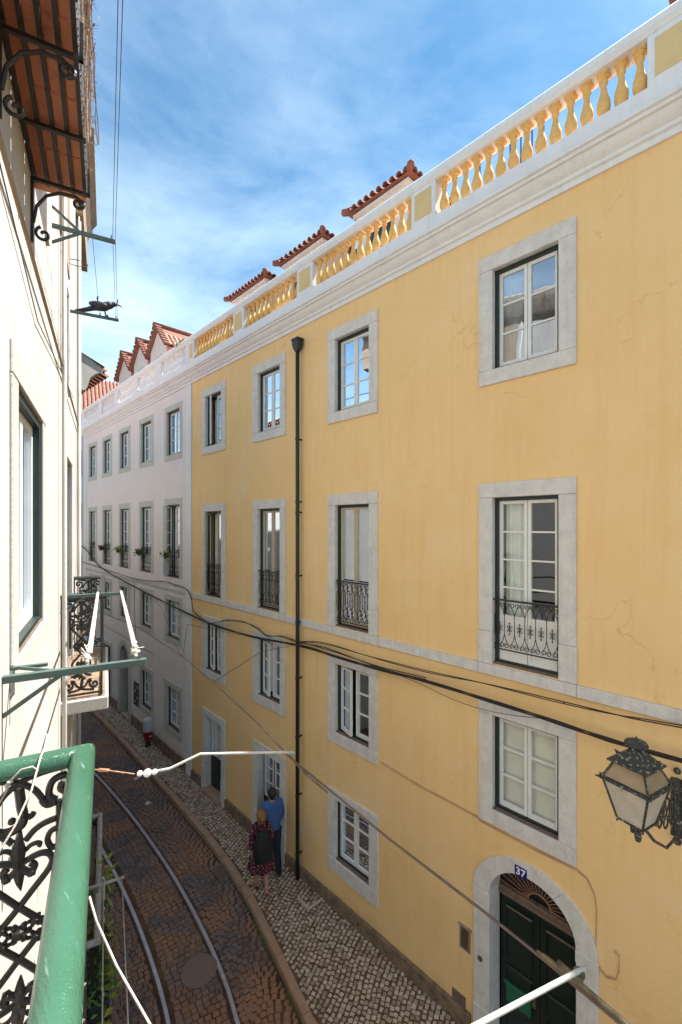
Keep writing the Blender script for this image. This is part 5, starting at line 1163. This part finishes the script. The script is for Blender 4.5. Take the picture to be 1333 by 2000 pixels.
# ------------------------------------------------------------------ people
def person(F, H, pose, label, female):
    """F: feet centre, facing +y. pose dict of joints in units of H"""
    p = empty('person', F, label=label, cat='person')
    J = pose; names = list(J); idx = {n_: i for i, n_ in enumerate(names)}
    pts = [Vector(J[n_][0]) * H for n_ in names]; rad = [J[n_][1] for n_ in names]; rad = [(r[0] * H, r[1] * H) if isinstance(r, tuple) else r * H for r in rad]
    ed = [('pelvis', 'waist'), ('waist', 'chest'), ('chest', 'neck'), ('neck', 'head'), ('head', 'crown')]
    for s_ in 'LR':
        ed += [('chest', 'sh' + s_), ('sh' + s_, 'el' + s_), ('el' + s_, 'wr' + s_), ('wr' + s_, 'ha' + s_), ('pelvis', 'hip' + s_), ('hip' + s_, 'kn' + s_), ('kn' + s_, 'an' + s_), ('an' + s_, 'to' + s_)]
        for k in range(4): ed.append(('ha' + s_, 'f%d%s' % (k, s_)))
        ed.append(('wr' + s_, 'th' + s_))
    b = skin_mesh('body', pts, [(idx[a], idx[c]) for a, c in ed], rad, idx['pelvis'], 2); obj('body', b, 'skin', p, F, smooth=True); return p
def mkpose(hip=.53, legL=(.10, 0), legR=(-.12, .06), armL=.06, armR=-.05, sw=.10, fem=False, bendR=0.0):
    """legX=(foot y offset, foot lift) in H"""
    P = {'pelvis': ((0, 0, hip), (.075, .055)), 'waist': ((0, .005, .62), (.065 if fem else .075, .048)), 'chest': ((0, .01, .75), (.072 if fem else .085, .050)), 'neck': ((0, .012, .845), .030), 'head': ((0, .02, .90), .046), 'crown': ((0, .015, .955), .046)}
    for s_, sx, leg, arm in (('L', -1, legL, armL), ('R', 1, legR, armR)):
        P['hip' + s_] = ((sx * .05, 0, hip - .03), .058)
        fy, lift = leg
        P['kn' + s_] = ((sx * .048, fy * .45 + (.05 if lift > .02 else .02), .285 + lift * .25), .034)
        P['an' + s_] = ((sx * .045, fy, .045 + lift), .022); P['to' + s_] = ((sx * .05, fy + (.06 if lift < .03 else .035), .018 + (lift * .25)), .018)
        P['sh' + s_] = ((sx * sw, .01, .81), .032); P['el' + s_] = ((sx * (sw + .03), arm * .6 - .01, .64), .024)
        P['wr' + s_] = ((sx * (sw + .025), arm * 1.6 + .015, .495), .016); P['ha' + s_] = ((sx * (sw + .022), arm * 1.8 + .02, .465), (.013, .018))
        for k in range(4): P['f%d%s' % (k, s_)] = ((sx * (sw + .018), arm * 1.8 + .005 + k * .011, .420 + (.006 if k in (0, 3) else 0)), .0052)
        P['th' + s_] = ((sx * (sw + .006), arm * 1.7 + .038, .458), .0058)
    return P
def loft(rings, n=20):
    """rings: (cx, cy, z, rx, ry)"""
    b = MB(); vs = []
    for (cx, cy, z, a, c) in rings:
        for k in range(n): t = 2 * math.pi * k / n; vs.append((cx + a * math.cos(t), cy + c * math.sin(t), z))
    m = len(rings); b.add(vs, [(i * n + k, i * n + (k + 1) % n, (i + 1) * n + (k + 1) % n, (i + 1) * n + k) for i in range(m - 1) for k in range(n)] + [tuple(range(n - 1, -1, -1)), tuple((m - 1) * n + k for k in range(n))]); return b
# man
H = 1.76; FM = T(5.40, 7.72, 0) @ Rz(R(-14)); pm = mkpose(legL=(.13, 0), legR=(-.10, .02), armL=-.05, armR=.07)
man = person(FM, H, pm, 'dark-haired man in blue shirt and dark trousers walking away beside the doorway', False)
def chain(names, P, H, rr): 
    return [Vector(P[n_][0]) * H for n_ in names], rr
names = ['pelvis', 'waist', 'chest', 'shL', 'elL', 'wrL', 'shR', 'elR', 'wrR']
pts = [Vector(pm[k][0]) * H for k in names]; pts.append(Vector((0, .012, .825)) * H); pts[0].z -= .0
b = skin_mesh('shirt', pts, [(0, 1), (1, 2), (2, 3), (3, 4), (4, 5), (2, 6), (6, 7), (7, 8), (2, 9)], [(.185, .14), (.175, .135), (.23, .175), .10, .072, .05, .10, .072, .05, .075], 1); obj('shirt', b, 'shirt', man, FM, smooth=True)
for s_ in 'LR':
    q = [Vector(pm[k + s_][0]) * H for k in ('hip', 'kn', 'an')]; q[0].z += .04
    b = MB(); b.tube([q[0], q[0].lerp(q[1], .5), q[1], q[1].lerp(q[2], .5), q[2] + Vector((0, 0, .0))], [.115, .10, .080, .068, .062], 12); obj('trouser_leg', b, 'trouser', man, FM, smooth=True)
    t = Vector(pm['an' + s_][0]) * H; b = MB(); b.ball((t.x, t.y + .05, t.z - .04), .13, 12, .38, 1, .36); obj('shoe', b, 'shoe', man, FM, smooth=True)
b = loft([(0, 0, .56 * H + .04, .14, .105), (0, 0, .50 * H, .165, .125), (0, 0, .46 * H, .15, .11)]); obj('trousers', b, 'trouser', man, FM, smooth=True)
hc = Vector(pm['crown'][0]) * H
b = MB(); b.ball((hc.x, hc.y - .015, hc.z - .015), .108, 12, .90, 1.02, 1.0); b.ball((hc.x, hc.y - .045, hc.z - .08), .07, 12, 1.0, .8, 1)
b.v = [(v[0] + random.uniform(-.006, .006), v[1] + random.uniform(-.006, .006), v[2] + random.uniform(-.006, .006)) for v in b.v]; obj('hair', b, 'hairdark', man, FM, smooth=True)
for sx in (-1, 1): b = MB(); b.ball((hc.x + sx * .088, hc.y + .01, hc.z - .075), .028, 12, .4, .8, 1.1); obj('ear', b, 'skin', man, FM, smooth=True)
b = MB(); b.ball((hc.x, hc.y + .10, hc.z - .09), .022, 6, .7, 1, 1.2); obj('nose', b, 'skin', man, FM, smooth=True)
# woman
H = 1.64; FW = T(4.93, 7.42, 0) @ Rz(R(-24)); pw = mkpose(legL=(.10, 0), legR=(-.13, .07), armL=-.02, armR=.03, sw=.085, fem=True)
wom = person(FW, H, pw, 'ginger-haired woman in a red floral dress walking away on the pavement', True)
pts = [Vector(pw[k][0]) * H for k in ('waist', 'chest', 'shL', 'elL', 'shR', 'elR')]; pts.append(Vector((0, .012, .825)) * H); pts += [Vector(pw['wrL'][0]) * H * .5 + Vector(pw['elL'][0]) * H * .5, Vector(pw['wrR'][0]) * H * .5 + Vector(pw['elR'][0]) * H * .5]
b = skin_mesh('dress', pts, [(0, 1), (1, 2), (2, 3), (1, 4), (4, 5), (1, 6), (3, 7), (5, 8)], [(.15, .12), (.19, .15), .09, .075, .09, .075, .06, .066, .066], 0); obj('dress_top', b, 'floral', wom, FW, smooth=True)
n = 40; rings = [(0, 0, .66 * H, .125, .10), (0, 0, .60 * H, .13, .105), (0, 0, .54 * H, .18, .15), (0, -.01, .45 * H, .225, .20), (0, -.02, .34 * H, .265, .24), (0, -.02, .335 * H, .24, .215)]
b = loft(rings, n)
vv = []
for i, v in enumerate(b.v):
    k = i // n; a = 2 * math.pi * (i % n) / n; f = 1 + (.09 if k >= 3 else .03) * math.sin(a * 7) * (k >= 2); vv.append((v[0] * f, v[1] * f, v[2]))
b.v = vv; obj('skirt', b, 'floral', wom, FW, smooth=True)
hc = Vector(pw['crown'][0]) * H
b = MB(); b.ball((hc.x, hc.y - .015, hc.z - .02), .108, 12, .93, 1.03, 1.0); b.ball((hc.x + .02, hc.y - .09, hc.z - .05), .062, 12); b.ball((hc.x, hc.y - .05, hc.z - .10), .07, 12)
b.v = [(v[0] + random.uniform(-.009, .009), v[1] + random.uniform(-.009, .009), v[2] + random.uniform(-.009, .009)) for v in b.v]; obj('hair', b, 'hairred', wom, FW, smooth=True)
for s_ in 'LR': t = Vector(pw['an' + s_][0]) * H; b = MB(); b.ball((t.x, t.y + .035, t.z - .045), .115, 12, .34, 1, .28); obj('shoe', b, 'shoered', wom, FW, smooth=True)
b = MB(); b.ball((hc.x, hc.y + .10, hc.z - .09), .018, 6, .7, 1, 1.2); obj('nose', b, 'skin', wom, FW, smooth=True)
bp_ = FW @ T(0, -.19, 1.05) @ Matrix.Scale(1.12, 4)
bk = empty('backpack', bp_, label='black backpack worn by the woman in the floral dress', cat='backpack')
b = loft([(0, 0, -.26, .12, .05), (0, 0, -.22, .165, .085), (0, -.01, -.08, .175, .10), (0, 0, .08, .16, .085), (0, .01, .2, .12, .06), (0, .02, .26, .06, .03)], 18); obj('bag', b, 'bag', bk, bp_, smooth=True)
for sx in (-1, 1): b = MB(); b.tube([(sx * .09, .02, .22), (sx * .10, .12, .32), (sx * .09, .26, .28), (sx * .10, .30, .12), (sx * .13, .18, -.1)], .016, 6); obj('strap', b, 'bag', bk, bp_, smooth=True)
b = MB(); b.cbox(-.10, .10, -.115, -.095, -.2, -.02, .01); obj('front_pocket', b, 'bag', bk, bp_)
